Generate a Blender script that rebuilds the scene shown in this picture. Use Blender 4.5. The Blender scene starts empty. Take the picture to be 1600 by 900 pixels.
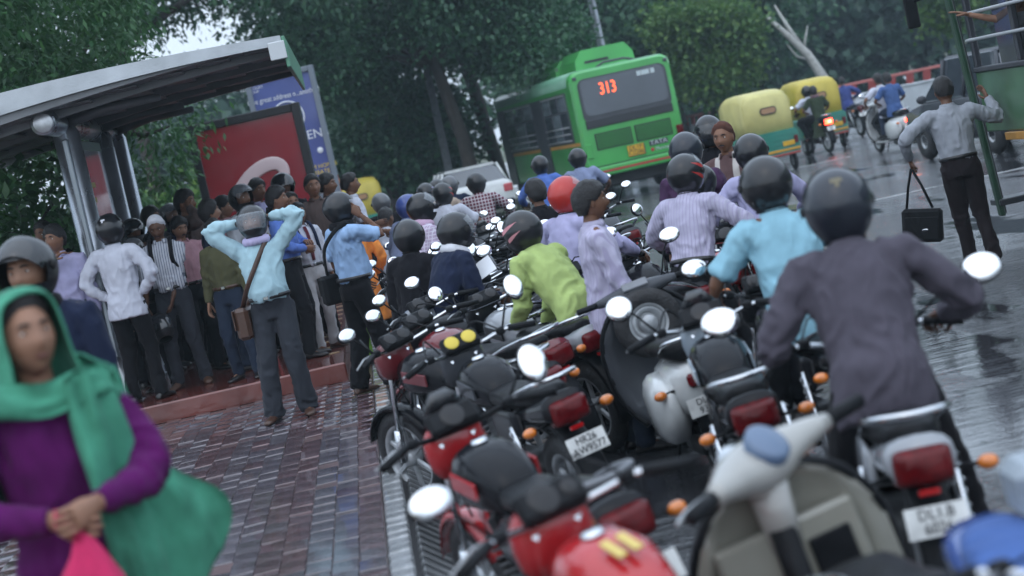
import bpy, bmesh, math, random
import numpy as np
from mathutils import Vector, Matrix, Euler
random.seed(7); RNG = np.random.default_rng(7)
SC = bpy.context.scene
COL = SC.collection
R = math.radians
# ------------------------------------------------------------------ camera
FPX = 3000.0; CAMH = 2.05; YAW = R(3.8); PITCH = R(4.48); ROLL = R(12.5)
Fh = Vector((math.sin(YAW), math.cos(YAW), 0))
R0 = Vector((math.cos(YAW), -math.sin(YAW), 0))
Fw = Fh*math.cos(PITCH) + Vector((0, 0, -math.sin(PITCH)))
U0 = R0.cross(Fw)
cr = R0*math.cos(ROLL) - U0*math.sin(ROLL)
cu = R0*math.sin(ROLL) + U0*math.cos(ROLL)
cam_d = bpy.data.cameras.new('camera'); cam = bpy.data.objects.new('camera', cam_d); COL.objects.link(cam)
cam_d.sensor_width = 36; cam_d.lens = 36*FPX/1600; cam_d.clip_start = 0.1; cam_d.clip_end = 1500
mm = Matrix((cr, cu, -Fw)).transposed().to_4x4(); mm.translation = (0, 0, CAMH); cam.matrix_world = mm
cam_d.dof.use_dof = True; cam_d.dof.focus_distance = 16.0; cam_d.dof.aperture_fstop = 2.0; cam_d.dof.aperture_blades = 7
SC.camera = cam
def ray(x, y):
    a = x-800; b = y-450
    u = a*math.cos(ROLL)-b*math.sin(ROLL); v = a*math.sin(ROLL)+b*math.cos(ROLL)
    return Fw*FPX + R0*u - U0*v
def P(x, y, z=0.0):                     # point of height z seen at a place of the photograph
    d = ray(x, y); return Vector((0, 0, CAMH)) + d*((z-CAMH)/d.z)
def Q(x, y, D):                         # point at horizontal distance D
    d = ray(x, y); return Vector((0, 0, CAMH)) + d*(D/d.dot(Fh))
# ------------------------------------------------------------------ world, sun, exposure
W = bpy.data.worlds.new('World'); SC.world = W; W.use_nodes = True
nt = W.node_tree; bgn = nt.nodes['Background']
sky = nt.nodes.new('ShaderNodeTexSky'); sky.sky_type = 'NISHITA'; sky.sun_disc = False
SUN_EL = R(58); SUN_AZ = R(200)
sky.sun_elevation = SUN_EL; sky.sun_rotation = SUN_AZ; sky.air_density = 1.6; sky.dust_density = 2.5; sky.ozone_density = 1.5
hsv = nt.nodes.new('ShaderNodeHueSaturation'); hsv.inputs['Saturation'].default_value = 0.6
nt.links.new(sky.outputs[0], hsv.inputs['Color'])
ovc = nt.nodes.new('ShaderNodeMix'); ovc.data_type = 'RGBA'; ovc.inputs[0].default_value = .85; ovc.inputs[7].default_value = (4.0, 4.8, 5.9, 1)   # overcast: an even cloud deck over the sky
nt.links.new(hsv.outputs[0], ovc.inputs[6])
# an overcast sky is about twice as bright overhead as at the horizon
tcw = nt.nodes.new('ShaderNodeTexCoord'); sx_ = nt.nodes.new('ShaderNodeSeparateXYZ'); nt.links.new(tcw.outputs['Generated'], sx_.inputs[0])
mrw = nt.nodes.new('ShaderNodeMapRange'); mrw.inputs['To Min'].default_value = .9; mrw.inputs['To Max'].default_value = 1.45; nt.links.new(sx_.outputs[2], mrw.inputs['Value'])
mxw = nt.nodes.new('ShaderNodeMix'); mxw.data_type = 'RGBA'; mxw.blend_type = 'MULTIPLY'; mxw.inputs[0].default_value = 1; nt.links.new(ovc.outputs[2], mxw.inputs[6]); nt.links.new(mrw.outputs[0], mxw.inputs[7]); nt.links.new(mxw.outputs[2], bgn.inputs[0])
bgn.inputs[1].default_value = 0.15
sd = bpy.data.lights.new('sun', 'SUN'); so = bpy.data.objects.new('sun', sd); COL.objects.link(so)
sd.energy = 0.5; sd.angle = R(120); sd.color = (1.0, 0.97, 0.93)
so.rotation_euler = Vector((-math.sin(SUN_AZ)*math.cos(SUN_EL), -math.cos(SUN_AZ)*math.cos(SUN_EL), -math.sin(SUN_EL))).to_track_quat('-Z', 'Y').to_euler()
SC.view_settings.view_transform = 'Standard'; SC.view_settings.look = 'None'
SC.view_settings.exposure = 0.62; SC.view_settings.gamma = 1.0; SC.view_settings.use_curve_mapping = False
SC.render.engine = 'CYCLES'
SC.cycles.max_bounces = 6; SC.cycles.diffuse_bounces = 2; SC.cycles.glossy_bounces = 3; SC.cycles.transmission_bounces = 4
SC.cycles.transparent_max_bounces = 8; SC.cycles.volume_bounces = 0; SC.cycles.caustics_reflective = False; SC.cycles.caustics_refractive = False
SC.cycles.use_denoising = True; SC.cycles.sample_clamp_indirect = 4.0
# ------------------------------------------------------------------ materials
MATS = {}
def M(name, col=(.5, .5, .5), rough=.6, metal=0, var=.0, vscale=8., bump=0., bscale=40., spec=.5, coat=0, emit=None, estr=0, trans=0, alpha=1, sub=0, coords='Object', fold=False):
    if name in MATS: return MATS[name]
    m = bpy.data.materials.new(name); m.use_nodes = True; MATS[name] = m
    t = m.node_tree; b = t.nodes['Principled BSDF']
    c = (*col, 1)
    b.inputs['Base Color'].default_value = c; b.inputs['Roughness'].default_value = rough; b.inputs['Metallic'].default_value = metal
    b.inputs['Specular IOR Level'].default_value = spec; b.inputs['Coat Weight'].default_value = coat; b.inputs['Coat Roughness'].default_value = .08
    b.inputs['Transmission Weight'].default_value = trans; b.inputs['Alpha'].default_value = alpha
    if emit: b.inputs['Emission Color'].default_value = (*emit, 1); b.inputs['Emission Strength'].default_value = estr
    if var or bump:
        tc = t.nodes.new('ShaderNodeTexCoord')
    if var:
        n = t.nodes.new('ShaderNodeTexNoise'); n.inputs['Scale'].default_value = vscale; n.inputs['Detail'].default_value = 6
        t.links.new(tc.outputs[coords], n.inputs['Vector'])
        mr = t.nodes.new('ShaderNodeMapRange'); mr.inputs['From Min'].default_value = .3; mr.inputs['From Max'].default_value = .7
        mr.inputs['To Min'].default_value = 1-var; mr.inputs['To Max'].default_value = 1+var
        t.links.new(n.outputs[0], mr.inputs['Value'])
        mx = t.nodes.new('ShaderNodeMix'); mx.data_type = 'RGBA'; mx.blend_type = 'MULTIPLY'; mx.inputs[0].default_value = 1
        mx.inputs[6].default_value = c; t.links.new(mr.outputs[0], mx.inputs[7]); t.links.new(mx.outputs[2], b.inputs['Base Color'])
        rr = t.nodes.new('ShaderNodeMapRange'); rr.inputs['To Min'].default_value = max(.02, rough*(1-var*.8)); rr.inputs['To Max'].default_value = min(1, rough*(1+var*.8))
        t.links.new(n.outputs[0], rr.inputs['Value']); t.links.new(rr.outputs[0], b.inputs['Roughness'])
    if bump:
        n2 = t.nodes.new('ShaderNodeTexNoise'); n2.inputs['Scale'].default_value = bscale; n2.inputs['Detail'].default_value = 4
        if fold:
            n2.noise_type = 'RIDGED_MULTIFRACTAL'; n2.inputs['Detail'].default_value = 3; mp = t.nodes.new('ShaderNodeMapping'); mp.inputs['Scale'].default_value = (13, 13, 6); mp.inputs['Rotation'].default_value = (.3, .5, .2); t.links.new(tc.outputs[coords], mp.inputs[0]); t.links.new(mp.outputs[0], n2.inputs['Vector']); n2.inputs['Distortion'].default_value = .6
        else: t.links.new(tc.outputs[coords], n2.inputs['Vector'])
        bp = t.nodes.new('ShaderNodeBump'); bp.inputs['Strength'].default_value = bump; bp.inputs['Distance'].default_value = .016
        t.links.new(n2.outputs[0], bp.inputs['Height']); t.links.new(bp.outputs[0], b.inputs['Normal'])
    return m
def cloth(name, col, stripe=None, scale=60, kind='stripe', var=.12):
    """woven cloth; stripe = second colour laid as vertical stripes or checks on the weave"""
    if name in MATS: return MATS[name]
    m = M(name, col, rough=.85, var=var, vscale=9, bump=.8, bscale=1, spec=.1, fold=True)
    b = m.node_tree.nodes['Principled BSDF']; b.inputs['Sheen Weight'].default_value = .05
    if stripe:
        t = m.node_tree; tc = t.nodes.new('ShaderNodeTexCoord'); last = None
        outs = []
        for d in (('X',) if kind == 'stripe' else ('X', 'Z')):
            w = t.nodes.new('ShaderNodeTexWave'); w.bands_direction = d; w.inputs['Scale'].default_value = scale/20; w.inputs['Distortion'].default_value = .6; w.inputs['Detail Scale'].default_value = .3
            t.links.new(tc.outputs['Object'], w.inputs['Vector'])
            r = t.nodes.new('ShaderNodeMapRange'); r.inputs['From Min'].default_value = .72 if kind == 'stripe' else .8; r.inputs['From Max'].default_value = .85 if kind == 'stripe' else .9
            t.links.new(w.outputs['Fac'], r.inputs['Value']); outs.append(r.outputs[0])
        fac = outs[0]
        if len(outs) > 1:
            mx = t.nodes.new('ShaderNodeMath'); mx.operation = 'MAXIMUM'; t.links.new(outs[0], mx.inputs[0]); t.links.new(outs[1], mx.inputs[1]); fac = mx.outputs[0]
        mm_ = t.nodes.new('ShaderNodeMix'); mm_.data_type = 'RGBA'; t.links.new(fac, mm_.inputs[0])
        src = b.inputs['Base Color'].links[0].from_socket; t.links.new(src, mm_.inputs[6]); mm_.inputs[7].default_value = (*stripe, 1)
        t.links.new(mm_.outputs[2], b.inputs['Base Color'])
    return m
# ------------------------------------------------------------------ mesh collector
class MB:
    def __init__(s): s.v = []; s.f = []; s.m = []; s.sm = []
    def add(s, vs, fs, mat=0, smooth=True, X=None):
        o = len(s.v)
        if X is not None: vs = [X @ Vector(p) for p in vs]
        s.v.extend(tuple(p) for p in vs); s.f.extend(tuple(i+o for i in f) for f in fs)
        s.m.extend([mat]*len(fs)); s.sm.extend([smooth]*len(fs)); return s
    def box(s, c, d, mat=0, b=0.0, X=None, rz=0, rx=0, ry=0):
        hx, hy, hz = d[0]/2, d[1]/2, d[2]/2; b = min(b, hx*.49, hy*.49, hz*.49) if b else 0
        L = Matrix.Translation(c) @ Euler((rx, ry, rz)).to_matrix().to_4x4()
        if X is not None: L = X @ L
        if not b:
            vs = [(x*hx, y*hy, z*hz) for x in (-1, 1) for y in (-1, 1) for z in (-1, 1)]
            fs = [(0, 1, 3, 2), (4, 6, 7, 5), (0, 4, 5, 1), (2, 3, 7, 6), (0, 2, 6, 4), (1, 5, 7, 3)]
            return s.add(vs, fs, mat, False, L)
        vs = []; idx = {}
        for x in (-1, 1):
            for y in (-1, 1):
                for z in (-1, 1):
                    for k in range(3):
                        idx[x, y, z, k] = len(vs)
                        vs.append((x*(hx if k == 0 else hx-b), y*(hy if k == 1 else hy-b), z*(hz if k == 2 else hz-b)))
        fs = []
        for k in range(3):
            for sg in (-1, 1):
                q = []
                for a, c2 in ((-1, -1), (1, -1), (1, 1), (-1, 1)):
                    t = [0, 0, 0]; t[k] = sg; t[(k+1) % 3] = a; t[(k+2) % 3] = c2; q.append(idx[t[0], t[1], t[2], k])
                fs.append(q if sg > 0 else q[::-1])
        for k in range(3):
            k1, k2 = (k+1) % 3, (k+2) % 3
            for a in (-1, 1):
                for c2 in (-1, 1):
                    t0 = [0]*3; t1 = [0]*3; t0[k] = -1; t1[k] = 1
                    for t in (t0, t1): t[k1] = a; t[k2] = c2
                    q = [idx[(*t0, k1)], idx[(*t1, k1)], idx[(*t1, k2)], idx[(*t0, k2)]]
                    fs.append(q if a*c2 < 0 else q[::-1])
        for x in (-1, 1):
            for y in (-1, 1):
                for z in (-1, 1):
                    q = [idx[x, y, z, 0], idx[x, y, z, 1], idx[x, y, z, 2]]
                    fs.append(q if x*y*z > 0 else q[::-1])
        return s.add(vs, fs, mat, False, L)
    def loft(s, rings, mat=0, smooth=True, cap=True, X=None, close=True):
        n = len(rings[0]); vs = [p for r in rings for p in r]; fs = []
        for i in range(len(rings)-1):
            for j in range(n if close else n-1):
                k = (j+1) % n; fs.append((i*n+j, i*n+k, (i+1)*n+k, (i+1)*n+j))
        if cap:
            fs.append(tuple(range(n))[::-1]); fs.append(tuple((len(rings)-1)*n+j for j in range(n)))
        return s.add(vs, fs, mat, smooth, X)
    def tube(s, pts, rad, n=8, mat=0, cap=True, X=None, smooth=True, flat=1.0, up=None):
        pts = [Vector(p) for p in pts]
        if not hasattr(rad, '__len__'): rad = [rad]*len(pts)
        rings = []; ref = Vector(up) if up else None
        for i, p in enumerate(pts):
            d = (pts[min(i+1, len(pts)-1)]-pts[max(i-1, 0)])
            if d.length < 1e-9: d = Vector((0, 0, 1))
            d.normalize()
            if ref is None: ref = d.orthogonal()
            a = (ref - d*ref.dot(d))
            if a.length < 1e-6: a = d.orthogonal()
            a.normalize(); b = d.cross(a); ref = a
            rings.append([p + a*(math.cos(2*math.pi*j/n)*rad[i]) + b*(math.sin(2*math.pi*j/n)*rad[i]*flat) for j in range(n)])
        return s.loft(rings, mat, smooth, cap, X)
    def lathe(s, prof, n=20, mat=0, X=None, smooth=True, ax='Z', arc=None):
        vs = []; fs = []; c = len(prof)
        for j in range(n):
            a = 2*math.pi*j/n; ca, sa = math.cos(a), math.sin(a)
            for r, z in prof: vs.append({'Z': (r*ca, r*sa, z), 'X': (z, r*ca, r*sa), 'Y': (r*ca, z, r*sa)}[ax])
        for j in range(n):
            k = (j+1) % n
            for i in range(c-1): fs.append((j*c+i, k*c+i, k*c+i+1, j*c+i+1))
        return s.add(vs, fs, mat, smooth, X)
    def ell(s, c, r, mat=0, n=12, m=8, X=None, rot=None):
        vs = [(0, 0, -1)]; fs = []
        for i in range(1, m):
            a = -math.pi/2+math.pi*i/m
            for j in range(n): b = 2*math.pi*j/n; vs.append((math.cos(a)*math.cos(b), math.cos(a)*math.sin(b), math.sin(a)))
        vs.append((0, 0, 1)); e = len(vs)-1
        for j in range(n):
            k = (j+1) % n; fs.append((0, 1+k, 1+j)); fs.append((e, 1+(m-2)*n+j, 1+(m-2)*n+k))
            for i in range(m-2): fs.append((1+i*n+j, 1+i*n+k, 1+(i+1)*n+k, 1+(i+1)*n+j))
        L = Matrix.Translation(c) @ (rot.to_4x4() if rot else Matrix()) @ Matrix.Diagonal((*r, 1))
        return s.add(vs, fs, mat, True, X @ L if X is not None else L)
    def prism(s, poly, depth, mat=0, X=None, smooth=False):   # polygon in xy pushed along z
        n = len(poly); r0 = [(x, y, 0) for x, y in poly]; r1 = [(x, y, depth) for x, y in poly]
        return s.loft([r0, r1], mat, smooth, True, X)
    def mesh(s, name, mats=()):
        me = bpy.data.meshes.new(name); me.from_pydata(s.v, [], s.f)
        for m in mats: me.materials.append(m)
        if s.f:
            me.polygons.foreach_set('material_index', s.m); me.polygons.foreach_set('use_smooth', s.sm)
        me.update(); return me
    def build(s, name, mats, parent=None, loc=None, rot=None):
        if not isinstance(mats, (list, tuple)): mats = [mats]
        return obj(name, s.mesh(name, mats), parent, loc, rot)
def obj(name, me, parent=None, loc=None, rot=None):
    o = bpy.data.objects.new(name, me); COL.objects.link(o)
    if parent: o.parent = parent
    if loc is not None: o.location = loc
    if rot is not None: o.rotation_euler = rot
    return o
def thing(name, label, cat, loc=(0, 0, 0), rz=0, group=None, rot=None):
    o = bpy.data.objects.new(name, None); COL.objects.link(o); o.location = loc; o.rotation_euler = rot or (0, 0, rz)
    o.empty_display_size = .2; tag(o, label, cat, group); return o
def tag(o, label, cat, group=None):
    o['label'] = label; o['category'] = cat
    if group: o['group'] = group
    return o
def kind(o, k): o['kind'] = k; return o
def np_mesh(name, V, F, mats, midx=None, smooth=False):
    me = bpy.data.meshes.new(name); nf, k = F.shape
    me.vertices.add(len(V)); me.vertices.foreach_set('co', np.ascontiguousarray(V, dtype=np.float32).ravel())
    me.loops.add(nf*k); me.loops.foreach_set('vertex_index', np.ascontiguousarray(F, dtype=np.int32).ravel())
    me.polygons.add(nf); me.polygons.foreach_set('loop_start', np.arange(0, nf*k, k, dtype=np.int32))
    for m in mats: me.materials.append(m)
    if midx is not None: me.polygons.foreach_set('material_index', np.ascontiguousarray(midx, dtype=np.int32))
    if smooth: me.polygons.foreach_set('use_smooth', np.ones(nf, dtype=bool))
    me.update(calc_edges=True); return me
_txt = {}
def text_mesh(s, size=1.0, depth=.004):
    k = (s, size, depth)
    if k in _txt: return _txt[k]
    cu_ = bpy.data.curves.new('t', 'FONT'); cu_.body = s; cu_.size = size; cu_.extrude = depth/2; cu_.align_x = 'CENTER'; cu_.align_y = 'CENTER'; cu_.resolution_u = 3
    o = bpy.data.objects.new('t', cu_); COL.objects.link(o)
    me = bpy.data.meshes.new_from_object(o.evaluated_get(bpy.context.evaluated_depsgraph_get()))
    bpy.data.objects.remove(o); bpy.data.curves.remove(cu_)
    _txt[k] = me; return me
def text(s, size, mat, parent, X, name='lettering', depth=.003, sx=1.0, bold=0):
    me = text_mesh(s, size, depth).copy(); me.materials.clear(); me.materials.append(mat)
    me.transform(Matrix.Diagonal((sx, 1, 1, 1))); o = obj(name, me, parent); o.matrix_local = X; return o
def frame(o, x, z):
    """matrix with local X = x, local Z = z (text faces along z)"""
    x = Vector(x).normalized(); z = Vector(z).normalized(); y = z.cross(x)
    m = Matrix((x, y, z)).transposed().to_4x4(); m.translation = o; return m
def vnoise(p, seed=0):
    """vectorised 3-D value noise, p (n,3) -> -1..1"""
    i = np.floor(p).astype(np.int64); f = p-i; f = f*f*(3-2*f); r = np.zeros(len(p))
    def h(a):
        x = (a[:, 0]*374761393 + a[:, 1]*668265263 + a[:, 2]*1274126177 + seed*974711) & 0x7fffffff
        x = ((x ^ (x >> 13))*1103515245 + 12345) & 0x7fffffff; x = (x ^ (x >> 16)) & 0xffff
        return x/32767.5-1
    for dx in (0, 1):
        for dy in (0, 1):
            for dz in (0, 1):
                w = (f[:, 0] if dx else 1-f[:, 0])*(f[:, 1] if dy else 1-f[:, 1])*(f[:, 2] if dz else 1-f[:, 2])
                r += w*h(i+np.array((dx, dy, dz)))
    return r
# ================================================================== ground, road, pavement
def plane(name, x0, x1, y0, y1, z, mat, nx=1, ny=1):
    b = MB(); b.add([(x0, y0, z), (x1, y0, z), (x1, y1, z), (x0, y1, z)], [(0, 1, 2, 3)], 0, False)
    return kind(b.build(name, mat), 'structure')
def wet_asphalt():
    m = bpy.data.materials.new('wet_asphalt'); m.use_nodes = True; t = m.node_tree; b = t.nodes['Principled BSDF']
    tc = t.nodes.new('ShaderNodeTexCoord')
    def noise(scale, det=5, stretch=None):
        n = t.nodes.new('ShaderNodeTexNoise'); n.inputs['Scale'].default_value = scale; n.inputs['Detail'].default_value = det
        if stretch:
            mp = t.nodes.new('ShaderNodeMapping'); mp.inputs['Scale'].default_value = stretch; t.links.new(tc.outputs['Object'], mp.inputs[0]); t.links.new(mp.outputs[0], n.inputs['Vector'])
        else: t.links.new(tc.outputs['Object'], n.inputs['Vector'])
        return n.outputs[0]
    def rng(s, a, c, lo, hi):
        r = t.nodes.new('ShaderNodeMapRange'); r.inputs['From Min'].default_value = a; r.inputs['From Max'].default_value = c; r.inputs['To Min'].default_value = lo; r.inputs['To Max'].default_value = hi
        t.links.new(s, r.inputs['Value']); return r.outputs[0]
    puddle = noise(.7, 6, (1.0, .35, 1))
    grain = noise(55, 3); ripple = noise(4.6, 7, (.38, 1.15, 1)); fine = noise(34, 4, (.8, 1.1, 1))
    cr_ = t.nodes.new('ShaderNodeValToRGB'); cr_.color_ramp.elements[0].color = (.018, .02, .024, 1); cr_.color_ramp.elements[1].color = (.06, .062, .07, 1)
    t.links.new(grain, cr_.inputs[0]); t.links.new(cr_.outputs[0], b.inputs['Base Color'])
    t.links.new(rng(puddle, .42, .58, .025, .17), b.inputs['Roughness'])
    mx = t.nodes.new('ShaderNodeMath'); mx.operation = 'MULTIPLY_ADD'; t.links.new(ripple, mx.inputs[0]); mx.inputs[1].default_value = 1.0; t.links.new(rng(fine, 0, 1, 0, .28), mx.inputs[2])
    bp = t.nodes.new('ShaderNodeBump'); bp.inputs['Distance'].default_value = .11; t.links.new(mx.outputs[0], bp.inputs['Height']); t.links.new(rng(puddle, .44, .56, .04, 1.0), bp.inputs['Strength'])
    t.links.new(bp.outputs[0], b.inputs['Normal']); b.inputs['Specular IOR Level'].default_value = .7
    b.inputs['Coat Weight'].default_value = .35; b.inputs['Coat Roughness'].default_value = .08; t.links.new(bp.outputs[0], b.inputs['Coat Normal'])
    return m
plane('ground', -300, 300, -60, 600, -.03, M('soil', (.07, .08, .04), .9, var=.4, vscale=.6, bump=.5, bscale=6))
plane('road', -.02, 40, -6, 150, 0, wet_asphalt())
PZ = .19; KX = -.13
m_pave = M('wet_paving_base', (.10, .06, .06), .3, var=.35, vscale=2.5, bump=.4, bscale=25)
pave = plane('pavement', -7.6, KX-.13, 2, 60, PZ-.012, m_pave)
def wet_brick(name, c):
    m = M(name, c, .16, var=.45, vscale=5, bump=.5, bscale=18, coat=.6, coords='Object'); return m
BRM = [wet_brick('red_paver', (.098, .058, .065)), wet_brick('grey_paver', (.098, .086, .10)), wet_brick('brown_paver', (.09, .06, .068))]
BW, BL = .135, .27
bv = [(-.063, -.129, 0), (.063, -.129, 0), (.063, .129, 0), (-.063, .129, 0), (-.0665, -.134, -.006), (.0665, -.134, -.006), (.0665, .134, -.006), (-.0665, .134, -.006), (-.0665, -.134, -.05), (.0665, -.134, -.05), (.0665, .134, -.05), (-.0665, .134, -.05)]
bf = [(0, 1, 2, 3), (4, 5, 1, 0), (5, 6, 2, 1), (6, 7, 3, 2), (7, 4, 0, 3), (8, 9, 5, 4), (9, 10, 6, 5), (10, 11, 7, 6), (11, 8, 4, 7)]
brick_me = []
for m_ in BRM:
    b = MB(); b.add(bv, bf, 0, False); brick_me.append(b.mesh('brick', [m_]))
colpat = [0, 1, 1, 0, 2, 1, 1, 1, 2, 0, 1, 1, 0, 0, 1, 1, 2, 0, 1, 0]
cells = []
for i in range(45):
    x = KX-.13-BW*(i+.5)-.004
    for j in range(44):
        y = 7.2+BL*(j+.5*(i % 2)); 
        if y > 17.4 and x > -4.2: continue
        p = Vector((x, y, PZ)); d = p-Vector((0, 0, CAMH)); dep = d.dot(Fw); xi = 800+FPX*d.dot(cr)/dep; yi = 450-FPX*d.dot(cu)/dep
        vis = 180 < xi < 640 and yi < 910
        tone = colpat[i % len(colpat)]
        if random.random() < .12: tone = random.randrange(3)
        if random.random() < .006: continue          # missing paver, red sub-base shows
        cells.append((0 if vis else 1, -yi, x+random.uniform(-.002, .002), y, tone, random.gauss(0, .003)-(.012 if random.random() < .03 else 0), random.gauss(0, .014), random.gauss(0, .016)))
cells.sort()
bvn = np.array(bv); VV = []; FF = []; MI = []
for k, (a, c, x, y, tone, dz, rx, ry) in enumerate(cells):
    if k < 300:
        o = obj('brick', brick_me[tone], pave, (x, y, PZ+dz), (rx, ry, 0))
    else:
        Rm = np.array(Euler((rx, ry, 0)).to_matrix()); VV.append(bvn @ Rm.T + (x, y, PZ+dz)); FF.append(np.array(bf)+12*len(FF)); MI += [tone]*len(bf)
kind(obj('bricks', np_mesh('bricks', np.concatenate(VV), np.concatenate(FF), BRM, MI), pave), 'stuff')
# kerb: pale top blocks and a dark sloping face of ribbed blocks
kb = MB(); kb.add([(KX-.13, 2, -.02), (.14, 2, -.02), (.14, 60, -.02), (KX-.13, 60, -.02), (KX-.13, 2, PZ-.03), (KX-.01, 2, PZ-.03), (KX-.01, 60, PZ-.03), (KX-.13, 60, PZ-.03), (.11, 2, -.01), (.11, 60, -.01)], [(4, 5, 6, 7), (5, 8, 9, 6), (8, 1, 2, 9)], 0, False)
kerb = kind(kb.build('kerb', M('kerb_mortar', (.03, .03, .032), .5)), 'structure')
m_kt = M('kerb_top_concrete', (.26, .27, .28), .25, var=.35, vscale=9, bump=.6, bscale=30, coat=.5); m_kf = M('kerb_face_grey', (.15, .155, .16), .3, var=.3, vscale=9, bump=.4, coat=.4); m_kd = M('kerb_face_black', (.025, .027, .03), .35, var=.3, vscale=9, coat=.3)
tb = MB(); tb.box((0, 0, 0), (.12, .17, .05), 0, .012); top_me = tb.mesh('kerb_stone', [m_kt])
fb1 = MB(); fb1.box((0, 0, 0), (.245, .075, .03), 0, .006); face_me = [fb1.mesh('kerb_face_stone', [m_kf]), None]
fb2 = MB(); fb2.box((0, 0, 0), (.245, .075, .03), 0, .006); face_me[1] = fb2.mesh('kerb_face_stone', [m_kd])
sl = math.atan2(PZ-.01, .24); nb = 0; kst = MB()
for j in range(170):
    y = 8.2+.185*j
    if y < 30:
        if y < 22: obj('kerb_stone', top_me, kerb, (KX-.065, y, PZ-.022+random.gauss(0, .004)), (random.gauss(0, .03), random.gauss(0, .03), random.gauss(0, .02)))
        else: kst.box((KX-.065, y, PZ-.022), (.12, .17, .05), 0, .012)
for j in range(150):
    y = 8.2+.088*j
    obj('kerb_face_stone', face_me[j % 2], kerb, ((KX+.11)/2+.004, y, (PZ-.03)/2-.004), (0, sl, 0))
kind(kst.build('kerb_stones', m_kt, kerb), 'stuff')
# gutter strip of pale wet concrete
plane('gutter', .12, .42, 2, 60, .004, M('gutter_concrete', (.12, .125, .13), .12, var=.4, vscale=6, bump=.6, bscale=24, coat=.6))
vpoly = [(.45, 33), (1.4, 37), (2.9, 42), (3.9, 47), (4.6, 56), (5.2, 75), (5.6, 150), (-12, 150), (-12, 60.2), (.12, 60.2), (.45, 50)]
b = MB(); b.loft([[(x, y, -.02) for x, y in vpoly], [(x, y, .13) for x, y in vpoly]], 0, False); verge = kind(b.build('verge', M('wet_grass_verge', (.035, .055, .022), .8, var=.5, vscale=1.3, bump=1, bscale=14)), 'structure')
for (x0, y0), (x1, y1) in zip(vpoly[:6], vpoly[1:7]):
    n_ = int(math.hypot(x1-x0, y1-y0)/.9)+1
    for k in range(min(n_, 12)):
        q = (k+.5)/n_; b = MB(); b.box((x0+(x1-x0)*q, y0+(y1-y0)*q, .07), (.14, math.hypot(x1-x0, y1-y0)/n_-.015, .19), k % 2, .015, rz=-math.atan2(x1-x0, y1-y0)); b.build('kerb_stone', [M('kerb_white', (.45, .46, .46), .4, var=.3), M('kerb_yellow', (.4, .3, .05), .4, var=.3)], verge)
for i_, (c0, c1, w_) in enumerate((((1150, 284), (1330, 244), .12), ((1290, 330), (1600, 262), .12))):
    a_, e_ = P(*c0), P(*c1); d_ = (e_-a_); b = MB(); b.box((a_+e_)/2+Vector((0, 0, .004)), (d_.length, w_, .004), 0, 0, rz=math.atan2(d_.y, d_.x)); kind(b.build('road_marking', M('worn_road_paint', (.4, .41, .42), .3, var=.6, vscale=5)), 'structure')
# shelter platform: red tiled step
m_red = M('red_oxide_tile', (.15, .042, .034), .2, var=.3, vscale=2.2, bump=.25, bscale=14, coat=.7)
pb = MB(); pb.box((-2.45, 24.6, (PZ-.02+.355)/2), (3.95, 14.2, .355-PZ+.02), 0, .015)
plat = kind(pb.build('platform', m_red), 'structure')
tm = MB(); tm.box((0, 0, 0), (.29, .05, .006), 0, .001); tactile_me = tm.mesh('tactile_strip', [M('tactile_tan', (.42, .33, .2), .35, var=.2)])
for j in range(13): obj('tactile_strip', tactile_me, plat, (-.68-.0*j, 18.6+.7*j, .359), (0, 0, 0))
# parapet with red railing where the road bends away
pw = thing('parapet', 'white concrete bridge parapet with red slatted railing beyond the scooters', 'wall')
pts = [Q(1010, 262, 80), Q(1120, 226, 72), Q(1240, 208, 66), Q(1330, 200, 63), Q(1420, 180, 61), Q(1500, 163, 59), Q(1640, 135, 56), Q(1800, 100, 53)]
pts = [Vector((p.x, p.y, 0)) for p in pts]
m_wc = M('white_parapet_paint', (.62, .66, .70), .5, var=.2, vscale=.9, bump=.2); m_rr = M('red_rail_paint', (.30, .04, .035), .4, var=.2, vscale=3)
for a, c in zip(pts, pts[1:]):
    d = c-a; L = d.length; rz = math.atan2(d.y, d.x); mid = (a+c)/2; n = max(1, int(L/2.4))
    for k in range(n):
        q = a+d*((k+.5)/n); b = MB(); b.box((0, 0, .42), (L/n-.02, .22, .84), 0, .03); b.box((0, 0, .86), (L/n-.02, .3, .06), 0, .02)
        b.build('wall_panel', m_wc, pw, q, (0, 0, rz))
    b = MB(); b.box((0, 0, 1.24), (L, .07, .09), 0, .02); b.build('rail', M('rail_top', (.52, .16, .14), .4), pw, mid, (0, 0, rz))
    n2 = int(L/.75)
    for k in range(n2):
        q = a+d*((k+.5)/n2); b = MB(); b.box((0, 0, 1.06), (.3, .06, .36), 0, .01, ry=.25); b.build('slat', m_rr, pw, q, (0, 0, rz))
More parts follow.
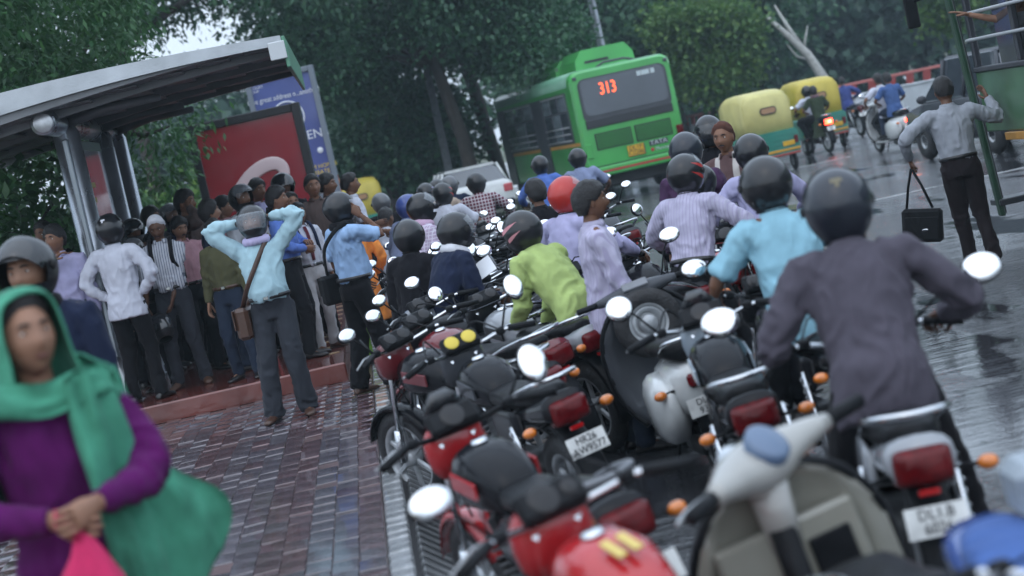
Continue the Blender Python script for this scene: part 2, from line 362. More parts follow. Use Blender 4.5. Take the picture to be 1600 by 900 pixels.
# ================================================================== bus shelter
sh = thing('bus_shelter', 'bus shelter with a long curved silver roof on round steel pillars', 'bus shelter')
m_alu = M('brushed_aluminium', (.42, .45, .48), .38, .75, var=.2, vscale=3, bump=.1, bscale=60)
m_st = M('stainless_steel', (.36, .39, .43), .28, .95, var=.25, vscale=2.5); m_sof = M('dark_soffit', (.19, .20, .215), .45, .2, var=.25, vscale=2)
D0 = 17.3; D1 = 22.5
def roofpt(x, y, D): return Q(x, y, D)
XR = Q(437, 55, D0).x; ZT = Q(437, 55, D0).z; XL = Q(0, 165, D0).x-.9; YB = Q(437, 55, D0).y
def ztop(t): return ZT+.05*math.sin(math.pi*t)-.02*t           # t 0 at road tip, 1 at rear
def zbot(t): return ZT-.085-.10*t-.22*t*t
def xs(t): return XR+(XL-XR)*t
N = 16
rb = MB(); rings = []
for y in (YB+.05, D1):
    rings.append([(xs(i/N), y, ztop(i/N)-.012) for i in range(N+1)]+[(xs(i/N), y, zbot(i/N)+.03) for i in range(N, -1, -1)])
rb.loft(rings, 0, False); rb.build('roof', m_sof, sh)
fb = MB(); rings = []
for y in (YB, YB+.06):
    rings.append([(xs(i/N), y, ztop(i/N)) for i in range(N+1)]+[(xs(i/N), y, ztop(i/N)-(.085+.07*(i/N)+.10*(i/N)**2)) for i in range(N, -1, -1)])
fb.loft(rings, 0, False); fb.build('fascia', m_alu, sh)
for k in range(4):                       # arched ribs under the roof
    y = YB+.5+k*1.35; b = MB(); rings = []
    for yy in (y, y+.09): rings.append([(xs(i/N), yy, zbot(i/N)+.035) for i in range(N+1)]+[(xs(i/N), yy, zbot(i/N)-.045) for i in range(N, -1, -1)])
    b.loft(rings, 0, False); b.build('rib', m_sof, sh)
for k in range(8):                       # soffit boards running along the shelter
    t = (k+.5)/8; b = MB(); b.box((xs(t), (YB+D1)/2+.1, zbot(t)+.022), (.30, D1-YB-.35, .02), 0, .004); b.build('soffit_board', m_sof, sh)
b = MB(); b.box((XR+.02, (YB+D1)/2, ZT-.15), (.035, D1-YB, .28), 0, .006); b.build('valance', M('green_valance', (.10, .26, .17), .35, var=.2), sh)
b = MB(); b.box((XR-.05, YB-.012, ZT-.13), (.15, .03, .16), 0, .006); b.build('valance_end', M('pale_valance_end', (.55, .58, .6), .4), sh)
bp = Q(67, 192, D0+.1); BXS, BZ = bp.x, bp.z
b = MB(); b.lathe([(0, 0), (.108, 0), (.115, .012), (.115, D1-bp.y-.1), (0, D1-bp.y-.1)], 24, 0, ax='Y', X=Matrix.Translation((BXS, bp.y, BZ))); b.build('beam', m_st, sh)
b = MB(); b.lathe([(0, -.012), (.085, -.012), (.098, -.006), (.098, .004)], 24, 0, ax='Y', X=Matrix.Translation((BXS, bp.y, BZ))); b.build('beam_end_cap', M('cap_steel', (.45, .47, .5), .3, .9, var=.3, vscale=8), sh)
for y in (18.45, 20.9, 22.2):
    for dx in ((-.0,) if y > 18.5 else (0.0,)):
        b = MB(); b.lathe([(.16, .335), (.16, .36), (.125, .37), (.125, BZ-.1), (.10, BZ-.05)], 20, 0, X=Matrix.Translation((BXS+.06+dx, y, 0))); b.build('pillar', m_st, sh)
        b = MB(); b.tube([(BXS+.06, y, BZ), (BXS+.5, y, BZ+.06), (BXS+1.0, y, zbot(.55)-.04)], [.06, .05, .035], 8); b.build('bracket', m_sof, sh)
gp_ = MB(); gp_.box((BXS+.06, 19.4, 1.85), (.05, 2.3, 2.1), 0, .01); pane = gp_.build('poster_panel', M('panel_frame', (.25, .28, .31), .3, .8), sh)
b = MB(); b.box((BXS+.092, 19.4, 1.85), (.008, 2.1, 1.9)); 
m_post = M('blue_grey_poster', (.09, .12, .18), .08, var=.8, vscale=3.5, coat=.8); b.build('poster', m_post, pane)
for k, z in enumerate((2.45, 2.3)):
    b = MB(); b.box((BXS+.098, 19.0, z), (.004, .7-.25*k, .05)); b.build('poster_line', M('poster_yellow', (.45, .36, .10), .4), pane)
# ================================================================== advertising boards
def board(name, label, c0, c1, c2, D, mf, mp, fw, depth, yawf=0):
    """upright board: c0 top-left, c1 top-right pixel, height m"""
    a = Q(*c0, D); c = Q(*c1, D+yawf); w = (Vector((c.x, c.y, 0))-Vector((a.x, a.y, 0))).length; zt = (a.z+c.z)/2
    t = thing(name, label, 'billboard', ((a.x+c.x)/2, (a.y+c.y)/2, 0), math.atan2(c.y-a.y, c.x-a.x))
    b = MB(); h = c2; s_ = fw
    b.box((-w/2+s_/2, 0, zt-h/2), (s_, depth, h), 0, .01); b.box((w/2-s_/2, 0, zt-h/2), (s_, depth, h), 0, .01)
    b.box((0, 0, zt-s_/2), (w-2*s_-.002, depth-.004, s_), 0, .01); b.box((0, 0, zt-h+s_/2), (w-2*s_-.002, depth-.004, s_), 0, .01); b.build('frame', mf, t)
    b = MB(); b.box((0, 0, zt-h/2), (w-2*s_+.01, depth*.6, h-2*s_+.01)); b.build('panel', mp, t)
    return t, w, h, zt
m_blk = M('black_frame', (.012, .013, .016), .35)
rbd, w, h, zt = board('advert_panel', 'black framed red advertising panel with a white curl behind the crowd', (290, 197), (467, 160), 2.7, 30.5, m_blk, M('red_poster', (.23, .014, .022), .22, var=.12, vscale=2, coat=.5), .13, .22)
text('JCDecaux', .07, M('faint_frame_letters', (.05, .052, .056), .5), rbd, frame((0, -.114, zt-.065), (1, 0, 0), (0, -1, 0)))
b = MB(); path = []
for k in range(25):
    a = R(200-k*11.5); path.append((.02+.42*math.cos(a)+.10*math.sin(a), -.075, zt-1.22+.34*math.sin(a)+.13*math.cos(a)))
b.tube(path, [.035+.075*math.sin(math.pi*min(1, (k+3)/25))**.7 for k in range(25)], 10, flat=.08, up=(0, 0, 1)); b.build('curl_emblem', M('curl_white', (.62, .5, .52), .35), rbd)
b = MB(); b.box((0, .02, .27+.0), (.2, .1, 1.0)); b.build('post', m_blk, rbd)
bbd, w, h, zt = board('street_billboard', 'tall blue advertising billboard on a post beyond the shelter', (383, 131), (487, 95), 2.5, 36.5, M('grey_frame', (.17, .2, .24), .4), M('blue_poster', (.085, .11, .30), .25, var=.15, vscale=1.5, coat=.4), .1, .25)
m_wl = M('white_letters', (.72, .75, .8), .5)
text('One great address n...another!', .14, m_wl, bbd, frame((0, -.08, zt-.46), (1, 0, 0), (0, -1, 0)), sx=.8)
text('HIGH COURT\nGROUP', .07, m_wl, bbd, frame((-.55, -.08, zt-.24), (1, 0, 0), (0, -1, 0)))
text('3,', .3, m_wl, bbd, frame((0, -.08, zt-.85), (1, 0, 0), (0, -1, 0)), name='numeral')
b = MB(); b.tube([(.30*math.cos(R(a)), -.077, zt-.87+.30*math.sin(R(a))) for a in range(-60, 250, 12)], .016, 6); b.build('ring_emblem', m_wl, bbd)
text('GREENS', .24, m_wl, bbd, frame((.25, -.08, zt-1.28), (1, 0, 0), (0, -1, 0)))
b = MB(); b.ell((.45, -.07, zt-1.6), (.06, .02, .06)); b.build('moon_emblem', m_wl, bbd)
text('4 ROOM HOMES\nAT GREATER', .11, M('yellow_letters', (.75, .55, .06), .5), bbd, frame((.3, -.08, zt-1.95), (1, 0, 0), (0, -1, 0)))
b = MB(); b.box((.28, -.077, zt-2.3), (.8, .012, .36)); b.build('picture', M('poster_picture', (.32, .12, .06), .4, var=.9, vscale=7), bbd)
text('-1111', .22, m_wl, bbd, frame((.42, -.08, zt-2.65), (1, 0, 0), (0, -1, 0)))
b = MB(); b.box((0, .03, (zt-2.9)/2), (.22, .2, zt-2.9)); b.build('post', M('grey_frame'), bbd)
# lamp posts
def pole(px, py, D, r, top, lab, col=(.30, .33, .36)):
    p = P(px, py, 0) if D is None else Q(px, py, D); t = thing('street_lamp', lab, 'street lamp', (p.x, p.y, 0))
    b = MB(); b.lathe([(r*1.7, 0), (r*1.7, .5), (r, .55), (r*.6, top), (0, top)], 12); b.build('post', M('galvanised_'+str(col[0]), col, .45, .5, var=.2), t)
    b = MB(); b.tube([(0, 0, top-.1), (.4, 0, top+.35), (1.7, 0, top+.5)], [.05, .045, .04], 8); b.build('arm', M('galvanised_'+str(col[0])), t)
    b = MB(); b.ell((1.95, 0, top+.5), (.38, .14, .09)); b.build('lamp_head', M('galvanised_'+str(col[0])), t)
pole(934, 45, 57.5, .13, 9.5, 'pale grey street lamp post rising behind the green bus')
pole(688, 205, 52, .12, 8.5, 'slim lamp post under the big tree with an orange band', (.22, .24, .26))
# ================================================================== trees
def leafmat(name, c, c2, tr=.25):
    m = bpy.data.materials.new(name); m.use_nodes = True; t = m.node_tree; b = t.nodes['Principled BSDF']
    g = t.nodes.new('ShaderNodeNewGeometry'); r = t.nodes.new('ShaderNodeValToRGB')
    r.color_ramp.elements[0].color = (*c, 1); r.color_ramp.elements[1].color = (*c2, 1); e = r.color_ramp.elements.new(.75); e.color = (*[(p+q*.6)/1.6 for p, q in zip(c, c2)], 1)
    t.links.new(g.outputs['Random Per Island'], r.inputs[0]); t.links.new(r.outputs[0], b.inputs['Base Color']); b.inputs['Roughness'].default_value = .45; b.inputs['Specular IOR Level'].default_value = .4
    tn = t.nodes.new('ShaderNodeBsdfTranslucent'); t.links.new(r.outputs[0], tn.inputs[0]); mx = t.nodes.new('ShaderNodeMixShader'); mx.inputs[0].default_value = tr
    t.links.new(b.outputs[0], mx.inputs[1]); t.links.new(tn.outputs[0], mx.inputs[2]); t.links.new(mx.outputs[0], t.nodes['Material Output'].inputs[0]); return m
def leaves(C, n_per, spread, L, Wd, rng, droop=.3):
    """C (k,3) clump centres -> folded leaf quads"""
    k = len(C); c = np.repeat(C, n_per, 0); n = len(c)
    off = rng.normal(0, 1, (n, 3))*spread; p = c+off
    d = off/np.linalg.norm(off, axis=1, keepdims=True)+rng.normal(0, .6, (n, 3)); d[:, 2] -= droop; d /= np.linalg.norm(d, axis=1, keepdims=True)
    s = np.cross(d, np.array((0, 0, 1.0))+rng.normal(0, .55, (n, 3))); s /= np.linalg.norm(s, axis=1, keepdims=True); up = np.cross(s, d)
    l = (L*rng.uniform(.6, 1.3, n))[:, None]; w = (Wd*rng.uniform(.7, 1.3, n))[:, None]
    V = np.stack([p, p+d*l*.45+s*w+up*w*.35, p+d*l, p+d*l*.45-s*w+up*w*.35], 1).reshape(-1, 3)
    return V, np.arange(4*n).reshape(-1, 4)
def tree(name, label, base, H, crowns, trunk_r, mat, nclump, n_per, spread, L, Wd, seed, bark=(.035, .03, .026), lean=(0, 0), group='trees', droop=.3, trunk_h=None, cat='tree', forks=5):
    """crowns: list of (dx,dy,z,rx,ry,rz) lobes relative to base"""
    rng = np.random.default_rng(seed); t = thing(name, label, cat, base, 0, group)
    vol = np.array([c[3]*c[4]+c[4]*c[5]+c[3]*c[5] for c in crowns]); cnt = (vol/vol.sum()*nclump).astype(int)+1; Cs = []
    for c, k in zip(crowns, cnt):
        d = rng.normal(0, 1, (k, 3)); d /= np.linalg.norm(d, axis=1, keepdims=True); r = rng.uniform(.45, 1.05, (k, 1))**.5
        r *= (1+.22*vnoise(d*2.3+seed*3.1, seed))[:, None]
        Cs.append(np.array(c[:3])+d*r*np.array(c[3:]))
    V, F = leaves(np.concatenate(Cs), n_per, spread, L, Wd, rng, droop)
    obj('crown', np_mesh('crown', V, F, [mat]), t)
    b = MB(); th = trunk_h or crowns[0][2]-crowns[0][5]*.5
    top = Vector((lean[0], lean[1], th)); mid = top*.5+Vector((.08*H*.1, 0, 0))
    b.tube([(0, 0, -.05), (0, 0, .25), mid, top], [trunk_r*1.5, trunk_r*1.1, trunk_r*.9, trunk_r*.75], 10)
    for i, c in enumerate(crowns[:forks]):
        e = Vector(c[:3]); b.tube([top-Vector((0, 0, .3)), (top+e)/2+Vector((0, 0, .25)), e, e+Vector((c[3]*.4, 0, c[5]*.5))], [trunk_r*.55, trunk_r*.38, trunk_r*.2, .02], 7)
        for q in range(3):
            a = rng.normal(0, 1, 3); a /= np.linalg.norm(a); b.tube([(top+e)/2+Vector((0, 0, .25)), e+Vector(a*np.array(c[3:])*.4), e+Vector(a*np.array(c[3:])*.85)], [trunk_r*.22, trunk_r*.12, .015], 5)
    b.build('trunk', M('bark_%.2f' % bark[0], bark, .9, var=.4, vscale=4, bump=.8, bscale=12), t)
    return t
G1 = leafmat('neem_leaf', (.03, .105, .035), (.08, .20, .06)); G2 = leafmat('dark_leaf', (.03, .095, .05), (.075, .175, .08)); G3 = leafmat('fresh_leaf', (.05, .14, .03), (.17, .28, .06), .35); G4 = leafmat('far_leaf', (.025, .065, .045), (.05, .105, .065))
def lobes(seed, n, cx, cy, cz, sx, sy, sz, r0, r1):
    rg = random.Random(seed); out = []
    for i in range(n):
        r = rg.uniform(r0, r1); out.append((cx+rg.uniform(-sx, sx), cy+rg.uniform(-sy, sy), cz+rg.uniform(-sz, sz), r*1.15, r, r*.85))
    return out
def gb(x, y, D): p = Q(x, y, D); return (p.x, p.y, 0)
tree('neem_tree', 'leafy neem tree with drooping sprays behind the shelter roof', gb(-40, 300, 27), 11, lobes(1, 13, 0, 0, 5.6, 2.2, 2.2, 2.6, 1.0, 1.5), .28, G1, 1000, 44, .20, .15, .026, 11, droop=.7)
tree('neem_tree', 'neem tree whose branches spread against the sky above the shelter roof tip', gb(230, 260, 46), 12, lobes(2, 16, .0, 0, 8.2, 5.2, 2, 1.5, .9, 1.4), .2, G2, 760, 34, .24, .18, .045, 12, droop=.6)
tree('neem_tree', 'neem tree at the left edge of the street above the leaning man', gb(-120, 330, 22), 10, lobes(3, 9, 0, 0, 4.6, 2.0, 1.5, 2.0, 1.0, 1.5), .22, G1, 900, 30, .22, .13, .026, 13, droop=.7)
tree('street_tree', 'large dark spreading tree left of the green bus', gb(745, 290, 50), 14, lobes(4, 24, -.9, 0, 6.5, 3.5, 2.5, 2.3, .9, 1.5), .2, G2, 1500, 44, .27, .15, .055, 14, lean=(-.4, 0))
tree('street_tree', 'second dark tree with a leaning trunk just behind the bus front', gb(790, 290, 56), 14, lobes(5, 20, .2, 0, 7.4, 2.9, 2.5, 2.6, 1.0, 1.6), .2, G2, 1100, 40, .29, .16, .06, 15, lean=(-1.0, 0))
tree('street_tree', 'rounded dark green tree low over the far motorbikes', gb(612, 300, 54), 8, lobes(6, 10, 0, 0, 2.6, 1.9, 1.5, 1.0, .9, 1.4), .18, G2, 700, 24, .3, .18, .08, 16, trunk_h=1.4)
tree('street_tree', 'broad grey green tree behind the bus roof', gb(1060, 200, 74), 15, lobes(7, 15, 0, 0, 6.0, 4.5, 3, 3.0, 1.8, 2.8), .32, G2, 1100, 22, .5, .3, .12, 17)
tree('young_tree', 'bright yellow green young tree between the bus and the auto rickshaw', gb(1124, 200, 68), 6, lobes(8, 14, 0, 0, 3.4, 1.4, 1.0, 1.1, .45, .85), .12, G3, 620, 24, .3, .2, .08, 18, trunk_h=1.2)
tree('young_tree', 'yellowish young tree beside the white car at the right', gb(1505, 90, 66), 8, lobes(9, 7, 0, 0, 4.0, 1.1, .9, 1.2, .6, 1.0), .1, G3, 260, 20, .26, .2, .09, 19, trunk_h=2)
# far wood: one mass, and the dead pale tree before it
kk = 0
for i, (x, D) in enumerate([(1180, 100), (1290, 104), (1390, 98), (1500, 102), (1620, 96), (1730, 100), (1050, 112), (900, 118), (470, 96), (330, 90)]):
    tree('far_tree', ['tall hazy tree in the far wood behind the auto rickshaws', 'tall hazy tree in the far wood behind the pale dead tree', 'tall hazy tree in the far wood above the blue shirted rider', 'tall hazy tree in the far wood above the red railing', 'hazy far tree at the right edge behind the second bus', 'outermost hazy far tree at the right', 'hazy far tree behind the bus roof vent', 'hazy far tree behind the large dark tree', 'pale hazy far tree under the blue billboard', 'pale hazy far tree seen under the shelter roof'][i],
         gb(x, 120, D), 18, lobes(30+i, 13, 0, 0, 8.5 if i < 8 else 4.0, 4.2, 3, 5.0 if i < 8 else 2.0, 2.2, 3.2), .35, G4, 700, 12, .75, .55, .26, 40+i, group='hazy far wood', trunk_h=4)
rg_ = np.random.default_rng(5); n_ = 2600; xx = rg_.uniform(-.22, 1, n_); cc = np.stack([20+xx*48, 92+rg_.uniform(0, 14, n_)-8*np.abs(xx), rg_.uniform(0, 1, n_)**1.3*7.5], 1); cc[:, 2] *= 1+.35*vnoise(cc*np.array((.25, .25, 0)), 3)
V_, F_ = leaves(cc, 9, .7, .6, .28, rg_); uw = kind(obj('far_undergrowth', np_mesh('far_undergrowth', V_, F_, [G4])), 'stuff'); uw['label'] = 'hazy mass of far undergrowth closing the view below the wood'; uw['category'] = 'undergrowth'
dt = thing('dead_tree', 'pale leafless tree leaning before the far wood', 'tree', gb(1298, 205, 68)); b = MB()
o_ = Q(1298, 205, 68); rel = lambda x, y: Q(x, y, 68)-Vector((o_.x, o_.y, 0))
b.tube([(0, 0, -.1), rel(1292, 130), rel(1262, 85), rel(1225, 50), rel(1195, 24)], [.28, .2, .16, .11, .05], 8); b.tube([rel(1256, 80), rel(1236, 50), rel(1210, 8)], [.12, .08, .03], 6); b.tube([rel(1256, 80), rel(1258, 62), rel(1262, 40)], [.06, .04, .02], 5); b.tube([rel(1270, 95), rel(1245, 88), rel(1230, 70)], [.06, .04, .02], 5)
b.build('trunk', M('pale_bark', (.42, .42, .40), .8, var=.2), dt)
# shrubs behind the shelter
for i, (x, y, D, s_, lab) in enumerate([(215, 300, 34, 1.0, 'bright leafy shrub right of the shelter pillars'), (275, 290, 37, 1.15, 'yellow green shrub beside the red advertising panel'), (20, 360, 24, 1.2, 'green shrub left of the near shelter pillar'), (140, 320, 33, 1.1, 'dark green shrub behind the poster panel'), (560, 300, 60, 1.6, 'hazy shrub beyond the far motorbikes'), (-60, 400, 20, 1.2, 'shrub at the left edge behind the helmeted man')]):
    tree('shrub', lab, gb(x, y, D), 2.5, lobes(60+i, 7, 0, 0, 1.35*s_, .8*s_, .6*s_, .65*s_, .42*s_, .65*s_), .05, G3 if i in (0, 1) else G1, 170, 26, .17, .16, .05, 70+i, group='shrubs', cat='shrub', trunk_h=.6)
# ================================================================== people
TS = bpy.data.scenes.new('scratch')
def remesh(mb, vox, mats, name, smooth=3, wr=0., seed=0, freq=(19, 19, 7), fold=None):
    me = mb.mesh('tmp'); o = bpy.data.objects.new('tmp', me); TS.collection.objects.link(o)
    r = o.modifiers.new('r', 'REMESH'); r.mode = 'VOXEL'; r.voxel_size = vox; r.use_smooth_shade = True
    if smooth: s = o.modifiers.new('s', 'SMOOTH'); s.iterations = smooth; s.factor = .5
    with bpy.context.temp_override(scene=TS, view_layer=TS.view_layers[0]):
        dg = bpy.context.evaluated_depsgraph_get(); new = bpy.data.meshes.new_from_object(o.evaluated_get(dg))
    bpy.data.objects.remove(o); bpy.data.meshes.remove(me)
    new.name = name; new.materials.clear()
    for m in mats: new.materials.append(m)
    n = len(new.vertices); co = np.empty(n*3, np.float32); new.vertices.foreach_get('co', co); co = co.reshape(-1, 3)
    if wr:
        nn = np.empty(n*3, np.float32); new.vertices.foreach_get('normal', nn); nn = nn.reshape(-1, 3)
        w = np.stack([vnoise(co*6+s_, seed+s_) for s_ in (1, 2, 3)], 1)*.09
        q = (co+w)*np.array(freq); d = 1-2*np.abs(vnoise(q, seed+9)); d = np.sign(d)*np.abs(d)**1.3*.9+.25*vnoise(co*np.array((34, 34, 26)), seed+4)
        if fold is not None:
            amp = np.full(n, .45)
            for c, rr in fold: amp += 1.1*np.exp(-((co-np.array(c))**2).sum(1)/rr**2)
            d = d*amp
        co = co+nn*(d*wr)[:, None]; new.vertices.foreach_set('co', co.astype(np.float32).ravel())
    new.polygons.foreach_set('use_smooth', np.ones(len(new.polygons), bool)); new.update()
    return new
def ik(a, t, l1, l2, pole):
    a = Vector(a); t = Vector(t); d = t-a; L = min(d.length, (l1+l2)*.998); u = d.normalized(); t = a+u*L
    x = (l1*l1-l2*l2+L*L)/(2*L); h = math.sqrt(max(0, l1*l1-x*x)); p = Vector(pole); p = p-u*p.dot(u)
    p = p.normalized() if p.length > 1e-5 else u.orthogonal().normalized()
    return a+u*x+p*h, t
def spline(pts, rad, sub=3):
    P_ = [Vector(p) for p in pts]; o = []; r = []
    for i in range(len(P_)-1):
        p0 = P_[max(i-1, 0)]; p1 = P_[i]; p2 = P_[i+1]; p3 = P_[min(i+2, len(P_)-1)]
        for k in range(sub):
            t = k/sub; t2 = t*t; t3 = t2*t
            o.append(.5*((2*p1)+(p2-p0)*t+(2*p0-5*p1+4*p2-p3)*t2+(3*p1-p0-3*p2+p3)*t3)); r.append(rad[i]+(rad[i+1]-rad[i])*t)
    o.append(P_[-1]); r.append(rad[-1]); return o, r
def headgrid(off=None, n=32, m=24, seed=0):
    """sculpted head, front +y, centre at origin, 0.236 high"""
    az = np.linspace(0, 2*np.pi, n, endpoint=False); el = np.linspace(-np.pi/2, np.pi/2, m)
    A, E = np.meshgrid(az, el); d = np.stack([np.cos(E)*np.sin(A), np.cos(E)*np.cos(A), np.sin(E)], -1).reshape(-1, 3)
    p = d*np.array((.077, .098, .118)); x, y, z = p.T.copy()
    lo = np.clip((-.015-z)/.1, 0, 1); x *= 1-.27*lo**1.3; fr = np.clip(y/.06, 0, 1)
    y = np.where(y < 0, y*(1-.35*lo), y*(1-.06*lo)); up = np.clip((z-.03)/.09, 0, 1); x *= 1-.03*up
    g = lambda cx, cz, sx, sz: np.exp(-((x-cx)/sx)**2-((z-cz)/sz)**2)
    dy = .024*g(0, -.028, .014, .017)+.012*g(0, -.004, .010, .022)-.011*(g(.032, .014, .017, .012)+g(-.032, .014, .017, .012))+.006*(g(.03, .036, .025, .009)+g(-.03, .036, .025, .009))
    dy += .007*g(0, -.060, .024, .009)-.004*g(0, -.068, .02, .004)+.010*g(0, -.098, .022, .016)+.004*(g(.045, -.02, .02, .02)+g(-.045, -.02, .02, .02))
    y = y+dy*fr
    v = np.stack([x, y, z], 1)
    if off is not None: v = v+d*off(v, A.ravel(), seed)[:, None]
    fs = []
    for i in range(m-1):
        for j in range(n):
            k = (j+1) % n; fs.append((i*n+j, i*n+k, (i+1)*n+k, (i+1)*n+j))
    return v, fs
def hair_off(style):
    def f(v, A, seed):
        c = np.cos(A); fl = {'short': (.066, .018, -.055), 'full': (.055, .0, -.075), 'long': (.055, -.03, -.12), 'low': (.078, .03, -.05)}[style]
        line = np.where(c > 0, fl[1]+(fl[0]-fl[1])*np.clip(c*1.5-.35, 0, 1), fl[1]+(fl[2]-fl[1])*np.clip(-c*1.6, 0, 1))
        k = np.clip((v[:, 2]-line)/.018, 0, 1); k = k*k*(3-2*k)
        return -.008+k*(.024+.010*np.clip(v[:, 2]/.1, 0, 1)+.006*vnoise(v*55, seed)+(.006 if style == 'full' else 0))
    return f
HEAD = headgrid(); 
def hand_mb(mb, wrist, d, n, curl=.5, side=1, mat=0, k=1.0):
    """palm and five fingers; d = direction, n = palm normal, side +1 = thumb along n x d"""
    d = Vector(d).normalized(); n = Vector(n); n = (n-d*n.dot(d)).normalized(); s = n.cross(d)*side; w = Vector(wrist)
    L = lambda a, b, c: w+(d*a+s*b+n*c)*k
    rings = []
    for a, hw, ht in ((-.02, .026, .02), (.01, .03, .018), (.045, .04, .016), (.08, .042, .014), (.095, .036, .011)):
        rings.append([L(a, math.cos(q)*hw, math.sin(q)*ht) for q in [2*math.pi*j/10 for j in range(10)]])
    mb.loft(rings, mat)
    for i, (b0, ln) in enumerate(((.030, .068), (.010, .078), (-.011, .072), (-.030, .056))):
        a = .088; c = 0; ang = 0; pts = [L(a-.012, b0, 0)]
        for q in range(3):
            ang += curl*(.55+.25*q); st = ln*(.42, .32, .26)[q]; a += math.cos(ang)*st; c += math.sin(ang)*st; pts.append(L(a, b0*1.05, c))
        mb.tube(pts, [.0095*k, .009*k, .0082*k, .006*k], 6, mat)
    mb.tube([L(.015, .026, .004), L(.045, .05, .012+.012*curl), L(.072, .056-.01*curl, .02+.03*curl), L(.092, .052-.02*curl, .024+.04*curl)], [.013*k, .0115*k, .010*k, .007*k], 6, mat)
SKIN = {}
def skin(i): return M('skin_%d' % i, [(.20, .10, .062), (.155, .075, .045), (.26, .14, .09), (.11, .055, .035), (.30, .16, .105)][i % 5], .5, var=.12, vscale=20, bump=.1, bscale=90, spec=.35)
m_hair = M('black_hair', (.008, .007, .008), .42, var=.3, vscale=60, bump=.9, bscale=120); m_grey_hair = M('greying_hair', (.035, .033, .032), .5, var=.5, vscale=60, bump=.9, bscale=120)
m_eye = M('eye_white', (.6, .58, .55), .25); m_iris = M('eye_dark', (.01, .008, .007), .2); m_lip = M('lip', (.17, .065, .055), .45); m_shoe = M('black_leather', (.012, .011, .012), .3, bump=.2); m_brown_l = M('brown_leather', (.06, .028, .018), .35, bump=.2, var=.2); m_sandal = M('brown_sandal', (.09, .05, .035), .5)
m_vis = M('visor_clear', (.55, .6, .66), .08, spec=.9, alpha=.26); m_visd = M('visor_smoke', (.02, .022, .026), .06, spec=.9, alpha=.86); m_hin = M('helmet_lining', (.012, .012, .013), .8); m_chrome = M('chrome', (.62, .64, .67), .12, 1.0)
def helm(col, name): return M('helmet_'+name, col, .4, var=.12, vscale=7, coat=.7, spec=.15, bump=.04, bscale=180)
H_BLK = helm((.013, .014, .017), 'black'); H_RED = helm((.42, .03, .025), 'red'); H_GRY = helm((.10, .105, .115), 'grey'); H_BLU = helm((.05, .08, .26), 'blue'); H_SIL = helm((.22, .235, .26), 'silver'); H_NAV = helm((.016, .02, .03), 'navy')
def helmet_grid(mb, sc, az0, az1, e0, e1, window=None, n=36, m=22, mat=0, inner=None, flip=False):
    vs = []; fs = []; full = abs(az1-az0-2*math.pi) < 1e-6
    nj = n if full else n+1
    for i in range(m+1):
        e = e0+(e1-e0)*i/m
        for j in range(nj):
            a = az0+(az1-az0)*j/n; ce, se = math.cos(e), math.sin(e); ca = math.cos(a)
            rx, ry, rz = .127*sc, (.148 if ca > 0 else .150)*sc, .142*sc
            low = max(0, -se); x = rx*ce*math.sin(a)*(1-.10*low); y = ry*ce*ca*(1+.16*low*max(0, ca)-.18*low*max(0, -ca)); vs.append((x, y, rz*se-.01*low))
    for i in range(m):
        for j in range(n):
            a = az0+(az1-az0)*(j+.5)/n; e = e0+(e1-e0)*(i+.5)/m; a = (a+math.pi) % (2*math.pi)-math.pi
            if window and abs(a) < window[0] and window[1] < e < window[2]: continue
            k = (j+1) % nj; q = (i*nj+j, i*nj+k, (i+1)*nj+k, (i+1)*nj+j); fs.append(q[::-1] if not flip else q)
    mb.add(vs, fs, mat)
def make_helmet(parent, X, shell, kind_='full', visor='down', vmat=None, stripe=None, name='helmet', logo=None):
    """helmet as an object with visor and trim under it"""
    win = (R(64), R(-24), R(24)) if kind_ == 'full' else (R(58), R(-75), R(20))
    b = MB(); helmet_grid(b, 1, 0, 2*math.pi, R(-58 if kind_ == 'full' else -42), R(90), win, 48, 26, 0); helmet_grid(b, .935, 0, 2*math.pi, R(-57 if kind_ == 'full' else -41), R(90), win, 32, 18, 1, flip=True)
    # lips closing the gap between shell and lining
    b.lathe([(.118*.62, -.124), (.127*.60, -.130), (.127*.64, -.122)], 28, 1, X=Matrix.Diagonal((1, 1.16, 1 if kind_ == 'full' else .78, 1)))
    h = b.build(name, [shell, m_hin], parent); h.matrix_local = X
    if visor:
        v = MB(); helmet_grid(v, 1.035, R(-70), R(70), R(-26), R(27), None, 22, 10, 0); 
        vo = v.build('visor', [vmat or (m_vis if visor != 'down' else m_visd)], h)
        if visor == 'up': vo.rotation_euler = (R(52), 0, 0)
        if visor == 'half': vo.rotation_euler = (R(26), 0, 0)
        for s_ in (-1, 1):
            b = MB(); b.ell((s_*.130, .02, .005), (.008, .022, .022)); b.build('visor_pivot', [m_hin], h)
    b = MB(); rg = []
    for e, sc in ((-50, 1.012), (-44, 1.012)):
        pass
    if stripe:
        for s_ in (-1, 1):
            for a0, e0, ln, ht, sk_ in ((62, 8, 62, 17, 22), (80, -16, 50, 12, 20)):
                b = MB(); q = []
                for k in range(13):
                    u = k/12; a = s_*R(a0+ln*u); e = R(e0+sk_*u); w = R(ht)*math.sin(math.pi*min(1, u*.8+.2))**.8*(1-u*.75); row = []
                    for ee in (e-w/2, e+w/2):
                        low = max(0, -math.sin(ee)); ca = math.cos(a); row.append((.1282*math.cos(ee)*math.sin(a)*(1-.10*low), .1512*math.cos(ee)*ca*(1+.16*low*max(0, ca)-.18*low*max(0, -ca)), .1432*math.sin(ee)-.01*low))
                    q.append(row)
                b.loft(q, 0, True, False, None, False); b.build('stripe', [stripe], h)
    if logo:
        b = MB(); helmet_grid(b, 1.006, R(180-13), R(180+13), R(38), R(46), None, 6, 3, 0); b.build('emblem', [logo], h)
        b = MB(); helmet_grid(b, 1.006, R(180-4), R(180+4), R(30), R(38), None, 3, 3, 0); b.build('emblem', [logo], h)
    return h
PERSONS = 0
